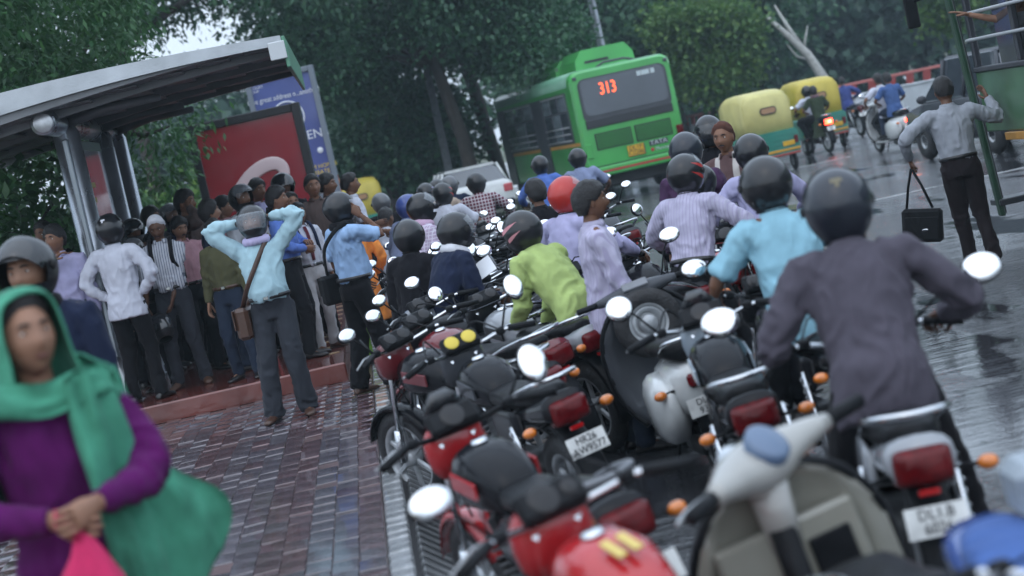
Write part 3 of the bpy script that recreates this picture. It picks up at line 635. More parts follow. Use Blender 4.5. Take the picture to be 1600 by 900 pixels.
def person(label, head=None, D=None, loc=None, ground=0., yaw=180, H=1.72, fit=True, lean=0, side=0, pelvis=None, feet=None, hands=None, poles=None, kneepole=(0, 1, 0), headyaw=0, headpitch=0,
           shirt=None, sleeve='long', hem='tuck', collar=True, trousers=None, flare=1.0, shoes=None, belt=True, sk=0, hair='short', hairmat=None, top='hair', helmet=None, moustache=False, beard=False, belly=0., vox=.017,
           curl=(.5, .5), scarf=None, group='people waiting at the bus stop', detail=True, twist=0, jacket_open=None, noshirtbelow=False, shw=1.0, palm=None, legs=True):
    global PERSONS; PERSONS += 1; sd_ = PERSONS*7
    up = Vector((math.sin(R(side)), math.sin(R(lean)), math.cos(R(lean)))).normalized(); rt = Vector((1, 0, 0)); rt = (rt-up*rt.dot(up)).normalized(); fw = up.cross(rt)
    rs = (rt*math.cos(R(twist))+fw*math.sin(R(twist))); fs_ = up.cross(rs)
    Pv = Vector(pelvis or (0, 0, .95)); nk = Pv+up*.50; hd_dir = (up*.45+Vector((0, 0, 1))*.55).normalized()
    hc = nk+hd_dir*.150+fs_*.025
    sh = [nk-up*.055-rs*.165*shw, nk-up*.055+rs*.165*shw]
    hip = [Pv+Vector((-.085, 0, -.02)), Pv+Vector((.085, 0, -.02))]
    feet = feet or ((-.12, 0, 0), (.12, .03, 0)); hands = hands or ((-.25, .06, .80), (.25, .04, .80)); poles = poles or ((-.5, -1, -.2), (.5, -1, -.2))
    an = []; kn = []
    for i in (0, 1):
        f = Vector(feet[i])+Vector((0, 0, .085)); k, f = ik(hip[i], f, .435, .42, kneepole); kn.append(k); an.append(f)
    el_ = []; wr_ = []
    for i in (0, 1): e, w_ = ik(sh[i], hands[i], .29, .255, poles[i]); el_.append(e); wr_.append(w_)
    topz = hc.z+.118+(.02 if top == 'hair' else .035 if top == 'helmet' else .015)
    k = H/1.72
    if head is not None:
        hp = Q(head[0], head[1], D)
        if fit: k = min(max((hp.z-ground)/topz, .86), 1.10)
        rot = Matrix.Rotation(R(yaw), 3, 'Z'); off = rot @ (Vector((hc.x, hc.y, 0))*k); loc = Vector((hp.x-off.x, hp.y-off.y, ground))
    t = thing('person', label, 'person', loc, R(yaw), group); t.scale = (k, k, k)
    skn = skin(sk)
    # ---- body: one continuous surface
    b = MB()
    b.tube(*spline([Pv-up*.06, Pv+up*.12, Pv+up*.30, nk-up*.07, nk-up*.02], [.105, .10, .115, .105, .06]), 12, flat=.75, up=rs); b.tube([nk-up*.06, nk+hd_dir*.03, hc-hd_dir*.03], [.062, .052, .054], 10)
    for i in (0, 1):
        b.tube(*spline([nk-up*.06, sh[i], el_[i], wr_[i]], [.05, .05, .039, .026]), 8)
        if legs: b.tube(*spline([hip[i], kn[i], an[i]], [.075, .05, .036]), 8); fd = Vector((an[i].x-hip[i].x, 1, 0)); fd = Vector((.25*(1 if i else -1), 1, 0)).normalized(); b.tube([an[i]-fd*.04-Vector((0, 0, .04)), an[i]+fd*.06-Vector((0, 0, .05)), an[i]+fd*.15-Vector((0, 0, .065))], [.035, .034, .02], 8)
    me = remesh(b, .02 if vox > .012 else .014, [skn, m_eye, m_iris, m_lip, m_hair], 'body', 2)
    b = MB(); mt = Matrix.Translation(hc) @ Matrix.Rotation(R(headyaw), 4, 'Z') @ Matrix.Rotation(-math.acos(max(-1, min(1, hd_dir.z)))*.35-R(headpitch), 4, 'X')
    b.add(HEAD[0], HEAD[1], 0, True, mt)
    for s_ in (-1, 1):
        if top != 'helmet': b.ell((s_*.076, -.004, -.004), (.010, .02, .032), 0, 8, 6, X=mt)
        b.ell((s_*.032, .077, .012), (.012, .007, .0048), 1, 8, 6, X=mt); b.ell((s_*.032, .0815, .012), (.0055, .0035, .0046), 2, 6, 4, X=mt)
        b.tube([(s_*.014, .094, .033), (s_*.032, .093, .038), (s_*.05, .082, .033)], [.0035, .0045, .002], 5, 4, X=mt)
    b.ell((0, .0915, -.060), (.021, .006, .0055), 3, 8, 6, X=mt)
    if moustache: b.tube([(-.026, .092, -.053), (0, .102, -.044), (.026, .092, -.053)], [.003, .007, .003], 6, 4, X=mt)
    pm = palm or (None, None)
    for i in (0, 1):
        d = (wr_[i]-el_[i]).normalized(); n_ = Vector(pm[i]) if pm[i] else (Vector((1 if i == 0 else -1, 0, 0)) if abs(d.x) < .8 else Vector((0, 0, -1)))
        hand_mb(b, wr_[i], d, n_, curl[i], 1 if i else -1)
    bm = bmesh.new(); bm.from_mesh(me); me2 = b.mesh('hh'); bm.from_mesh(me2); bm.to_mesh(me); bm.free(); bpy.data.meshes.remove(me2)
    # ---- (bmesh keeps the material numbers of both)
    obj('body', me, t)
    # ---- shirt
    if shirt:
        b = MB(); prof = [(-.16, .190, .142), (-.06, .184, .138), (.03, .170, .130), (.10, .154, .117), (.20, .160, .122), (.30, .172, .125), (.38, .174, .118), (.44, .155, .10), (.485, .105, .08), (.515, .066, .066)]
        if hem == 'tuck': prof = [(.0, .155, .116)]+prof[3:]; prof[0] = (.02, .158, .118)
        if hem == 'kurta': prof = [(-.50, .27, .21), (-.3, .22, .17)]+prof
        rings = []
        for s_, hw, hd in prof:
            wgt = max(0, min(1, s_/.45)); a = rt.lerp(rs, wgt).normalized(); f = fw.lerp(fs_, wgt).normalized(); bl = belly*math.exp(-((s_-.1)/.13)**2)
            hw *= (1+(shw-1)*wgt); c = Pv+up*s_+f*(bl*.5+.012*math.sin(max(0, s_)*6))
            if s_ < 0: c = Pv+Vector((0, 0, s_))
            rings.append([c+a*math.cos(q)*hw+f*math.sin(q)*(hd+bl*.6) for q in [2*math.pi*j/20 for j in range(20)]])
        b.loft(rings)
        for i in (0, 1):
            s0 = nk-up*.075+(sh[i]-nk)*.55
            if sleeve == 'long': pts, rr = [s0, sh[i], el_[i], wr_[i]-(wr_[i]-el_[i])*.06], [.072, .071, .056, .040]
            elif sleeve == 'roll': pts, rr = [s0, sh[i], el_[i], el_[i].lerp(wr_[i], .3)], [.072, .071, .057, .052]
            else: pts, rr = [s0, sh[i], sh[i].lerp(el_[i], .45), sh[i].lerp(el_[i], .82)], [.073, .073, .067, .067]
            b.tube(*spline(pts, rr), 10)
        ms = remesh(b, vox, [shirt], 'shirt', 2, .014, sd_, fold=[(el_[0], .12), (el_[1], .12), (Pv+up*.06, .16), (sh[0]-up*.1, .1), (sh[1]-up*.1, .1)])
        so_ = obj('shirt', ms, t)
        if collar:
            b = MB(); r0 = []; cc = nk+up*.0; rg = []
            for q in range(15):
                a = R(-62+q*304/14)+math.pi/2+R(28+62-62); a = R(118+q*304/14); dr = rs*math.cos(a)+fs_*math.sin(a)
                rg.append([cc+dr*.068+up*(-.005)+fs_*.012, cc+dr*.060+up*.034+fs_*.016, cc+dr*.064+up*.037+fs_*.016, cc+dr*.084-up*.006+fs_*.012])
            b.loft(rg, 0, True, True); b.build('collar', [shirt], so_)
    if trousers:
        b = MB(); rings = []
        for s_, hw, hd in ((-.13, .145, .115), (-.06, .168, .124), (.0, .166, .122), (.045, .160, .120)):
            c = Pv+Vector((0, 0, s_)) if s_ < 0 else Pv+up*s_+fw*belly*.3
            if hem != 'tuck': hw *= .90; hd *= .88
            rings.append([c+rt*math.cos(q)*hw+fw*math.sin(q)*(hd+(belly*.4 if s_ > 0 else 0)) for q in [2*math.pi*j/18 for j in range(18)]])
        b.loft(rings)
        for i in (0, 1):
            b.tube(*spline([hip[i]+Vector((0, 0, .0)), hip[i].lerp(kn[i], .35), kn[i], kn[i].lerp(an[i], .5), an[i]+Vector((0, -.01, -.035))], [.097, .094, .070*flare**.3, .062*flare, .062*flare]), 12)
        mt_ = remesh(b, vox, [trousers], 'trousers', 2, .013, sd_+3, freq=(13, 13, 11), fold=[(kn[0], .12), (kn[1], .12), (an[0], .14), (an[1], .14)])
        to = obj('trousers', mt_, t)
        if belt and hem == 'tuck':
            b = MB(); rg = []
            for q in range(24):
                a = 2*math.pi*q/24; dr = rt*math.cos(a)*(.166)+fw*math.sin(a)*(.126+belly*.42); c = Pv+up*.035+fw*belly*.3
                rg.append([c+dr, c+dr*1.035, c+dr*1.035+up*.033, c+dr+up*.033])
            rg.append(rg[0]); b.loft(rg, 0, True, False); bo = b.build('belt', [belt if not isinstance(belt, bool) else m_shoe], to)
            b = MB(); b.box(Pv+up*.052+fw*(.134+belly*.75), (.04, .012, .032), 0, .004); b.build('buckle', [m_chrome], bo)
    if shoes is not False:
        for i in (0, 1):
            fd = Vector((.22*(1 if i else -1), 1, 0)).normalized(); a = an[i]; b = MB(); rings = []; sx_ = Vector((fd.y, -fd.x, 0))
            for y_, w_, h_ in ((-.075, .026, .03), (-.065, .036, .06), (-.02, .038, .085), (.04, .042, .07), (.11, .047, .05), (.165, .04, .04), (.19, .022, .026)):
                c = a+fd*y_; rings.append([Vector((c.x, c.y, a.z-.085))+sx_*math.cos(q)*w_+Vector((0, 0, max(0.002, h_*.5+math.sin(q)*h_*.5))) for q in [2*math.pi*j/10 for j in range(10)]])
            b.loft(rings); b.build('shoe', [shoes or m_shoe], t)
    if top in ('hair', 'cap'):
        v, f = headgrid(hair_off(hair if top == 'hair' else 'low'), 36, 28, sd_); b = MB(); b.add(v, f, 0, True, mt); b.build('hair', [hairmat or m_hair], t)
    if top == 'helmet':
        hk = dict(shell=H_BLK); hk.update(helmet or {}); make_helmet(t, mt @ Matrix.Translation((0, .0, .012)), **hk)
    if scarf:
        b = MB(); rg = []
        for q in range(21):
            a = 2*math.pi*q/20; w_ = .006*math.sin(a*5)
            c = nk+up*.012+rs*math.cos(a)*(.088+w_)+fs_*(.015+math.sin(a)*(.088+w_))
            o_ = rs*math.cos(a)+fs_*math.sin(a); rg.append([c+(o_*math.cos(z)*.026+up*math.sin(z)*.036) for z in [2*math.pi*j/8 for j in range(8)]])
        b.loft(rg, 0, True, False); b.build('scarf', [scarf], t)
    t['k'] = k
    return dict(t=t, k=k, hc=hc, nk=nk, Pv=Pv, up=up, rt=rs, fw=fs_, sh=sh, el=el_, wr=wr_, an=an, kn=kn, mt=mt, hip=hip)
def wpos(pr, p):
    """local point of a person in the world"""
    t = pr['t']; return Vector(t.location)+Matrix.Rotation(t.rotation_euler.z, 3, 'Z') @ (Vector(p)*pr['k'])
def shoulder_bag(pr, side, mat, label, size=(.12, .34, .26), z=-.12, strapmat=None, cross=True, fwd=-.02):
    """bag hanging at the hip with its strap over the other shoulder; a thing of its own"""
    t0 = pr['t']; t = thing('shoulder_bag', label, 'bag', t0.location, t0.rotation_euler.z); t.scale = t0.scale
    c = pr['Pv']+Vector((side*.24, fwd, z)); b = MB(); b.box(c, size, 0, .03); b.build('bag_body', [mat], t)
    b = MB(); b.box(c+Vector((side*.065, 0, .04)), (.012, size[1]*.96, size[2]*.62), 0, .005); b.build('flap', [mat], t)
    s_ = pr['sh'][0 if side > 0 else 1] if cross else pr['sh'][1 if side > 0 else 0]; u = pr['up']; f = pr['fw']
    ptop = s_.lerp(pr['nk'], .35)+u*.075; a = c+Vector((-side*.02, .1, size[2]/2)); d = c+Vector((-side*.02, -.1, size[2]/2))
    midf = (a+ptop)/2+f*.135; midb = (d+ptop)/2-f*.12
    pts, rr = spline([a, a.lerp(midf, .5)+f*.06, midf, ptop.lerp(midf, .35)+f*.04, ptop, ptop.lerp(midb, .4)-f*.05, midb, d], [.02]*8, 4)
    b = MB(); b.tube(pts, rr, 6, flat=.25, up=pr['rt']); b.build('strap', [strapmat or mat], t); return t
PZ_ = PZ; PL = .355
C = cloth
tr_grey = C('trousers_grey', (.036, .04, .05)); tr_dark = C('trousers_charcoal', (.011, .012, .015)); tr_brown = C('trousers_dark_brown', (.018, .014, .016)); tr_jean = C('jeans_dark', (.018, .026, .045)); tr_blue = C('jeans_light', (.16, .25, .42)); tr_cream = C('trousers_cream', (.42, .42, .44)); tr_black = C('trousers_black', (.007, .007, .009))
s_cyan = C('shirt_pale_cyan', (.34, .50, .56)); s_white = C('shirt_white', (.50, .52, .60)); s_blue = C('shirt_sky_blue', (.28, .42, .64)); s_lav = C('shirt_lavender', (.38, .37, .56)); s_cy2 = C('shirt_cyan', (.25, .46, .56)); s_char = C('shirt_charcoal', (.075, .068, .088)); s_lime = C('shirt_lime', (.37, .47, .17)); s_lil = C('shirt_lilac_white', (.44, .42, .55), (.37, .34, .48), 260); s_navy = C('jacket_navy', (.014, .02, .045)); s_olive = C('shirt_olive', (.075, .075, .04)); s_pl = C('shirt_plaid', (.12, .03, .05), (.5, .47, .5), 150, 'check'); s_str = C('shirt_striped', (.52, .54, .60), (.16, .19, .26), 260); s_purple = C('shirt_dark_purple', (.06, .03, .07)); s_brown = C('shirt_brown', (.085, .062, .058)); s_pink = C('shirt_pink', (.5, .28, .32)); s_royal = C('shirt_royal_blue', (.10, .18, .50)); s_grey = C('shirt_grey', (.30, .32, .36)); s_dkb = C('shirt_deep_blue', (.05, .07, .22)); s_stripe_br = C('shirt_brown_banded', (.10, .06, .06), (.45, .42, .40), 40); s_bluegrey = C('shirt_blue_grey', (.22, .26, .40)); s_offw = C('shirt_offwhite', (.48, .50, .54)); s_black = C('jacket_black', (.009, .009, .012)); s_denim = C('shirt_denim', (.06, .11, .26))
scarf_w = C('scarf_white', (.62, .63, .68)); scarf_p = C('scarf_lavender', (.48, .44, .66))
V_UP = dict(visor='up'); 
# --- the crowd at the stop -------------------------------------------------
a1 = person('man in pale blue shirt and black helmet with both hands behind his head', (388, 320), 15.5, ground=PZ, yaw=172, shirt=s_cyan, trousers=tr_grey, flare=1.25, belly=.075, top='helmet', helmet=dict(visor='down', vmat=m_vis), hands=((-.115, -.04, 1.62), (.115, -.04, 1.62)), poles=((-1, .12, .12), (1, .12, .2)), scarf=scarf_p, feet=((-.10, -.02, 0), (.17, .05, 0)), vox=.013, curl=(.7, .7), shoes=m_brown_l, sk=0, headpitch=-6, palm=((0, 1, 0), (0, 1, 0)), collar=True)
shoulder_bag(a1, 1, m_brown_l, 'brown leather satchel at the hip of the stretching man')
a2 = person('man in sky blue shirt and black helmet talking on a phone by the kerb', (524, 300), 16.1, ground=PZ, yaw=-62, shirt=s_blue, sleeve='short', trousers=tr_black, flare=1.3, belly=.06, top='helmet', helmet=dict(visor=None), hands=((-.2, .18, .95), (.12, .14, 1.52)), poles=((-.5, -1, -.2), (.3, .15, -1)), feet=((-.10, -.1, 0), (.11, .12, 0)), shoes=m_sandal, vox=.013, curl=(.6, .9), sk=1, palm=(None, (-1, 0, .2)), scarf=s_black)
shoulder_bag(a2, -1, C('bag_black', (.013, .014, .016)), 'black office bag carried by the man on the phone', z=-.02)
a3 = person('man in white shirt and black helmet standing with hands on hips, back turned', (166, 335), 17.85, ground=PL, yaw=-18, shirt=s_white, hem='out', trousers=tr_black, top='helmet', helmet=dict(visor='up', vmat=m_visd, logo=scarf_w), hands=((-.17, .05, .98), (.17, .02, .98)), poles=((-1, -.35, 0), (1, -.35, 0)), feet=((-.14, .0, 0), (.14, 0, 0)), sk=0, curl=(.9, .9), vox=.015)
a4 = person('man in white striped shirt with a pale bandana looking down, backpack straps on', (240, 336), 18.4, ground=PL, yaw=176, shirt=s_str, sleeve='roll', trousers=tr_grey, top='cap', hairmat=scarf_w, headpitch=22, sk=3, hands=((.0, .16, .84), (.28, .06, .80)), poles=((-.8, -.6, -.2), (.6, -1, 0)), belly=.05, vox=.015, moustache=True, feet=((-.14, 0, 0), (.14, .04, 0)), shoes=m_sandal)
a5 = person('tall dark haired man holding a phone to his ear in the crowd', (285, 296), 19.9, ground=PL, yaw=-120, shirt=s_brown, trousers=tr_dark, hands=((-.2, .1, .9), (.10, .12, 1.56)), poles=((-.5, -1, 0), (.7, .4, -1)), hair='full', sk=0, curl=(.5, .8), palm=(None, (-1, 0, 0)))
a6 = person('moustached man with a pink collar glancing down behind the bandana man', (276, 338), 19.4, ground=PL, yaw=-150, shirt=s_pink, trousers=tr_dark, headpitch=14, sk=2, moustache=True, hair='full')
a7 = person('man in navy jacket with long black hair facing the red panel', (322, 311), 18.8, ground=PL, yaw=-75, shirt=s_navy, hem='out', trousers=tr_jean, hair='long', sk=2)
a8 = person('man in olive shirt with a brown belt half hidden behind the stretching man', (330, 342), 17.9, ground=PL, yaw=160, shirt=s_olive, trousers=tr_jean, belt=m_brown_l, hair='full', sk=2, feet=((-.18, .1, 0), (.1, .02, 0)))
a9 = person('man with a dark helmet, clear visor raised, in the middle of the crowd', (372, 288), 20.2, ground=PL, yaw=-135, shirt=s_offw, trousers=tr_dark, top='helmet', helmet=V_UP, sk=1)
a10 = person('man with black peaked helmet and dark face at the back of the crowd', (437, 270), 21.2, ground=PL, yaw=-160, shirt=s_black, trousers=tr_dark, top='helmet', helmet=dict(kind_='open', visor='half', vmat=m_visd), sk=3)
a11 = person('black haired man behind the raised visor helmet in the crowd', (398, 279), 22.0, ground=PL, yaw=-140, shirt=s_lav, trousers=tr_dark, hair='full', sk=1)
a12 = person('man in royal blue shirt with black shoulder strap, arms folded, facing right', (428, 291), 18.6, ground=PL, yaw=-100, shirt=s_royal, trousers=tr_dark, hair='full', hands=((-.05, .2, 1.14), (.12, .22, 1.08)), poles=((-1, -.2, -.6), (1, -.2, -.6)), sk=0)
a13 = person('schoolboy in white shirt with a striped tie and backpack', (462, 316), 19.0, ground=PL, yaw=-148, shirt=s_white, trousers=tr_cream, shoes=m_brown_l, sk=1, feet=((-.14, -.05, 0), (.16, .12, 0)))
a14 = person('young man in brown shirt staring at the camera from the crowd', (484, 272), 20.4, ground=PL, yaw=-165, shirt=s_brown, trousers=tr_dark, hair='short', sk=0)
a15 = person('man in dark shirt looking right beside the brown shirted man', (507, 271), 21.4, ground=PL, yaw=-110, shirt=s_black, trousers=tr_dark, hair='full', sk=1)
a16 = person('man with cropped hair in white shirt at the right end of the crowd', (543, 270), 21.0, ground=PL, yaw=-80, shirt=s_white, sleeve='short', trousers=tr_dark, hair='short', sk=1, hands=((-.15, .25, 1.1), (.15, .28, 1.0)))
a17 = person('man in lavender shirt with one hand on the shelter pillar', (80, 351), 18.0, ground=PL, yaw=175, headyaw=-25, shirt=s_lav, trousers=tr_dark, hair='full', sk=0, hands=((-.24, .05, .85), (.02, .22, 1.42)), poles=((-.5, -1, 0), (1, .2, -.6)))
b = MB(); 
a18 = person('person with black hair behind the man at the shelter pillar', (64, 345), 19.4, ground=PL, yaw=150, shirt=s_black, trousers=tr_dark, sk=1)
a19 = person('man with a black helmet and covered face behind the white shirted man', (205, 372), 18.7, ground=PL, yaw=165, shirt=s_black, trousers=tr_dark, top='helmet', helmet=dict(shell=H_GRY, visor='down'), sk=3, scarf=s_black)
a20 = person('man with a grey peaked helmet at the back left of the crowd', (203, 341), 20.4, ground=PL, yaw=-150, shirt=s_brown, trousers=tr_dark, top='helmet', helmet=dict(shell=H_GRY, visor='half', vmat=m_visd), sk=1)
a21 = person('person with a dark head behind the bandana in the crowd', (232, 322), 21.0, ground=PL, yaw=-120, shirt=s_black, trousers=tr_dark, hair='full', sk=1)
a22 = person('person in a black helmet between the bandana man and the man on the phone', (262, 318), 21.6, ground=PL, yaw=-135, shirt=s_navy, trousers=tr_dark, top='helmet', helmet=V_UP, sk=1)
a23 = person('person with dark hair beside the hand holding the phone', (345, 306), 21.2, ground=PL, yaw=-100, shirt=s_pink, trousers=tr_dark, hair='full', sk=2)
a24 = person('short person whose forehead shows below the peaked helmet', (452, 300), 20.4, ground=PL, yaw=-160, shirt=s_lav, trousers=tr_dark, hair='low', hairmat=m_grey_hair, sk=2)
a25 = person('man with dark helmet seen from behind at the pillar foot', (150, 352), 19.3, ground=PL, yaw=-10, shirt=s_purple, trousers=tr_dark, top='helmet', helmet=dict(visor=None), sk=1)
a26 = person('woman in orange and green clothes behind the man on the phone', (547, 362), 18.4, ground=PZ, yaw=20, shirt=C('kurta_orange', (.75, .26, .06)), hem='kurta', trousers=C('salwar_green', (.2, .42, .06)), collar=False, hair='long', sk=1, hands=((-.1, .2, 1.0), (.25, .15, .95)), fit=False, H=1.50)
def on_shirt(pr, name, pts, r, mat, flat=.25):
    b = MB(); b.tube(*spline(pts, [r]*len(pts), 4), 6, flat=flat, up=pr['rt']); return b.build(name, [mat], pr['t'])
def straps(pr, mat, dd=.135):
    n, u, f = pr['nk'], pr['up'], pr['fw']
    for s_ in (0, 1):
        sh_ = pr['sh'][s_].lerp(n, .38); on_shirt(pr, 'backpack_strap', [sh_-f*.10-u*.02, sh_+u*.085, sh_+f*.10-u*.02, sh_+f*dd-u*.16, pr['sh'][s_].lerp(n, .1)+f*.07-u*.27], .022, mat)
    b = MB(); b.box(n-u*.24-f*.19, (.28, .14, .38), 0, .04); b.build('backpack', [mat], pr['t'])
straps(a4, s_black); straps(a13, s_navy)
def tie(pr, mat): n, u, f = pr['nk'], pr['up'], pr['fw']; on_shirt(pr, 'tie', [n+f*.085-u*.005, n+f*.125-u*.08, n+f*.148-u*.22, n+f*.14-u*.40], .022, mat, .3)
tie(a13, C('tie_maroon', (.10, .02, .03), (.25, .1, .12), 160))
def phone(pr, lab, i=1):
    p = wpos(pr, pr['wr'][i]+(pr['wr'][i]-pr['el'][i]).normalized()*.09+Vector((-.025, 0, .01))); o = thing('mobile_phone', lab, 'phone', p, pr['t'].rotation_euler.z, 'phones'); b = MB(); b.box((0, 0, 0), (.014, .045, .10), 0, .005, rx=.4); b.build('case', m_hin, o); b = MB(); b.box((-.0085, 0, .012), (.003, .036, .045), 0, 0, rx=.4); b.build('screen', m_visd, o)
phone(a2, 'black phone at the ear of the sky blue shirted man'); phone(a5, 'black phone at the ear of the tall dark haired man')
# helmet hanging from the bandana man's hand
hp_ = Q(252, 512, 18.15); hh = thing('helmet', 'black helmet hanging from the hand of the bandana man', 'helmet', hp_); make_helmet(hh, Matrix.Rotation(R(200), 4, 'Z') @ Matrix.Rotation(R(25), 4, 'X'), H_BLK, 'full', 'down', None, None, 'shell')
# ================================================================== two-wheelers
m_tyre = M('tyre_rubber', (.016, .016, .018), .6, var=.25, vscale=14, bump=.5, bscale=60); m_alloy = M('grey_alloy', (.40, .42, .44), .35, .35, var=.25, vscale=12); m_blkp = M('black_plastic', (.010, .011, .013), .45, var=.25, vscale=12, bump=.1, bscale=150, spec=.12); m_seat = M('wet_vinyl_seat', (.010, .011, .013), .32, var=.5, vscale=14, bump=.35, bscale=60, spec=.11, coat=.03)
m_eng = M('engine_grey', (.11, .115, .12), .5, .6, var=.4, vscale=14, bump=.3); m_mir = M('mirror_glass', (.92, .94, .97), .05, 1.0); m_tail = M('tail_lens_red', (.10, .002, .004), .2, var=.3, vscale=30, spec=.3); m_taillit = M('tail_lens_lit', (.6, .03, .02), .2, emit=(1.0, .05, .02), estr=9.0); m_taillit_core = M('tail_bulb_lit', (1, .4, .1), .2, emit=(1.0, .42, .12), estr=14.0)
m_amb = M('amber_lens', (.62, .17, .015), .15, var=.25, vscale=30, coat=1); m_plate = M('number_plate_white', (.62, .63, .62), .4, var=.2, vscale=14); m_ink = M('plate_ink', (.015, .015, .02), .5); m_lens = M('clear_lens', (.55, .6, .65), .06, .3, coat=1); m_dial = M('dial_yellow', (.62, .48, .05), .4); m_dialk = M('dial_black', (.02, .02, .022), .2, spec=.3); m_rust = M('exhaust_brown_steel', (.16, .13, .11), .45, .8, var=.4, vscale=10); m_pg = M('panel_grey_plastic', (.17, .18, .20), .4, var=.15)
PAINT = {}
def paint(n, c): return M('paint_'+n, c, .14, var=.08, vscale=6, spec=.14 if max(c) < .1 else .45, coat=.06 if max(c) < .1 else .6, bump=.03, bscale=200)
p_blk = paint('black', (.012, .013, .016)); p_red = paint('red', (.42, .02, .025)); p_sil = paint('silver', (.30, .32, .35)); p_blu = paint('blue', (.04, .09, .30)); p_wht = paint('white', (.58, .60, .60)); p_cream = paint('cream', (.27, .265, .225)); p_maroon = paint('maroon', (.14, .015, .02)); p_gry = paint('dark_grey', (.06, .065, .075)); p_pale = paint('pale_blue_grey', (.30, .36, .42)); p_olive = paint('olive_cream', (.30, .29, .22))
def wheel(parent, y, z, Rw, wtyre, name='wheel', spokes=6, disc=False, rot=0):
    w = obj(name, None, parent, (0, y, z)); r0 = Rw-wtyre*1.05; h = wtyre/2
    b = MB(); b.lathe([(r0, -h*.7), (r0+wtyre*.35, -h), (Rw-wtyre*.15, -h*.75), (Rw, -h*.25), (Rw, h*.25), (Rw-wtyre*.15, h*.75), (r0+wtyre*.35, h), (r0, h*.7)], 32, 0, ax='X'); b.build('tyre', m_tyre, w)
    b = MB(); b.lathe([(r0+.006, -h*.72), (r0-.012, -h*.7), (r0-.02, -h*.3), (r0-.02, h*.3), (r0-.012, h*.7), (r0+.006, h*.72)], 32, 0, ax='X')
    b.lathe([(0, -.05), (.045, -.05), (.055, -.02), (.055, .02), (.045, .05), (0, .05)], 16, 0, ax='X')
    if Rw > .25:
        for i in range(spokes):
            a = 2*math.pi*i/spokes; X = Matrix.Rotation(a, 4, 'X'); b.box((0, 0, r0/2+.01), (.022, .032, r0-.05), 0, .006, X=X)
    else:
        b.lathe([(.05, .0), (r0*.55, .012), (r0*.62, -.018), (r0-.012, -.02), (r0-.012, -.012), (r0*.64, -.006), (r0*.57, .024), (.05, .012)], 24, 0, ax='X')
        for i in range(5): a = 2*math.pi*i/5; b.lathe([(0, .028), (.009, .028), (.011, .012)], 8, 0, X=Matrix.Translation((0, math.cos(a)*r0*.45, math.sin(a)*r0*.45)), ax='X')
    b.build('rim', m_alloy, w); return w
def mirror(parent, base, head, rx=.055, rz=.038, nrm=(0, -1, .32), mat=None, tiltr=0):
    b = MB(); b.tube([base, Vector(base).lerp(Vector(head), .55)+Vector((0, .03, .02)), head], [.006, .0055, .005], 6); m = b.build('mirror', m_blkp, parent)
    X = frame(head, (1, 0, 0), nrm); b = MB(); X = X @ Matrix.Rotation(tiltr, 4, 'Z')
    b.ell((0, 0, -.012), (rx*1.09, rz*1.1, .022), 0, 16, 8, X=X); b.build('mirror_shell', mat or m_blkp, m)
    b = MB(); b.lathe([(0, .013), (.6, .0125), (.97, .0105), (1, .008)], 24, 0, X=X @ Matrix.Diagonal((rx, rz, 1, 1))); b.build('mirror_glass', m_mir, m)
def plate(parent, lines, c, nrm=(0, -1, .15), w=.20, h=.10, mat=None, ink=None, size=None, name='number_plate'):
    X = frame(c, (1, 0, 0), nrm); b = MB(); b.box((0, 0, 0), (w, h, .004), 0, .0018, X=X); p = b.build(name, mat or m_plate, parent)
    n = len(lines); sz = size or h*.50
    for i, l in enumerate(lines): text(l, sz, ink or m_ink, p, X @ Matrix.Translation((0, ((n-1)/2-i)*h*.46, .0035)), depth=.002, sx=.95)
    return p
def indicator(parent, c, out, mat=None):
    b = MB(); o = Vector(c); e = o+Vector(out)
    b.tube([o, e], [.008, .009], 6); p = b.build('indicator', m_blkp, parent); b = MB(); b.ell(e+Vector(out).normalized()*.03, (.036, .028, .026)); b.build('indicator_lens', mat or m_amb, p)
def seatrings(spec, n=14, pw=2.6):
    out = []
    for y, hw, z0, z1 in spec:
        r = []
        for j in range(n):
            a = 2*math.pi*j/n; cx = math.copysign(abs(math.cos(a))**(2/pw), math.cos(a)); sz = math.copysign(abs(math.sin(a))**(2/pw), math.sin(a)); r.append((hw*cx, y, (z0+z1)/2+(z1-z0)/2*sz))
        out.append(r)
    return out
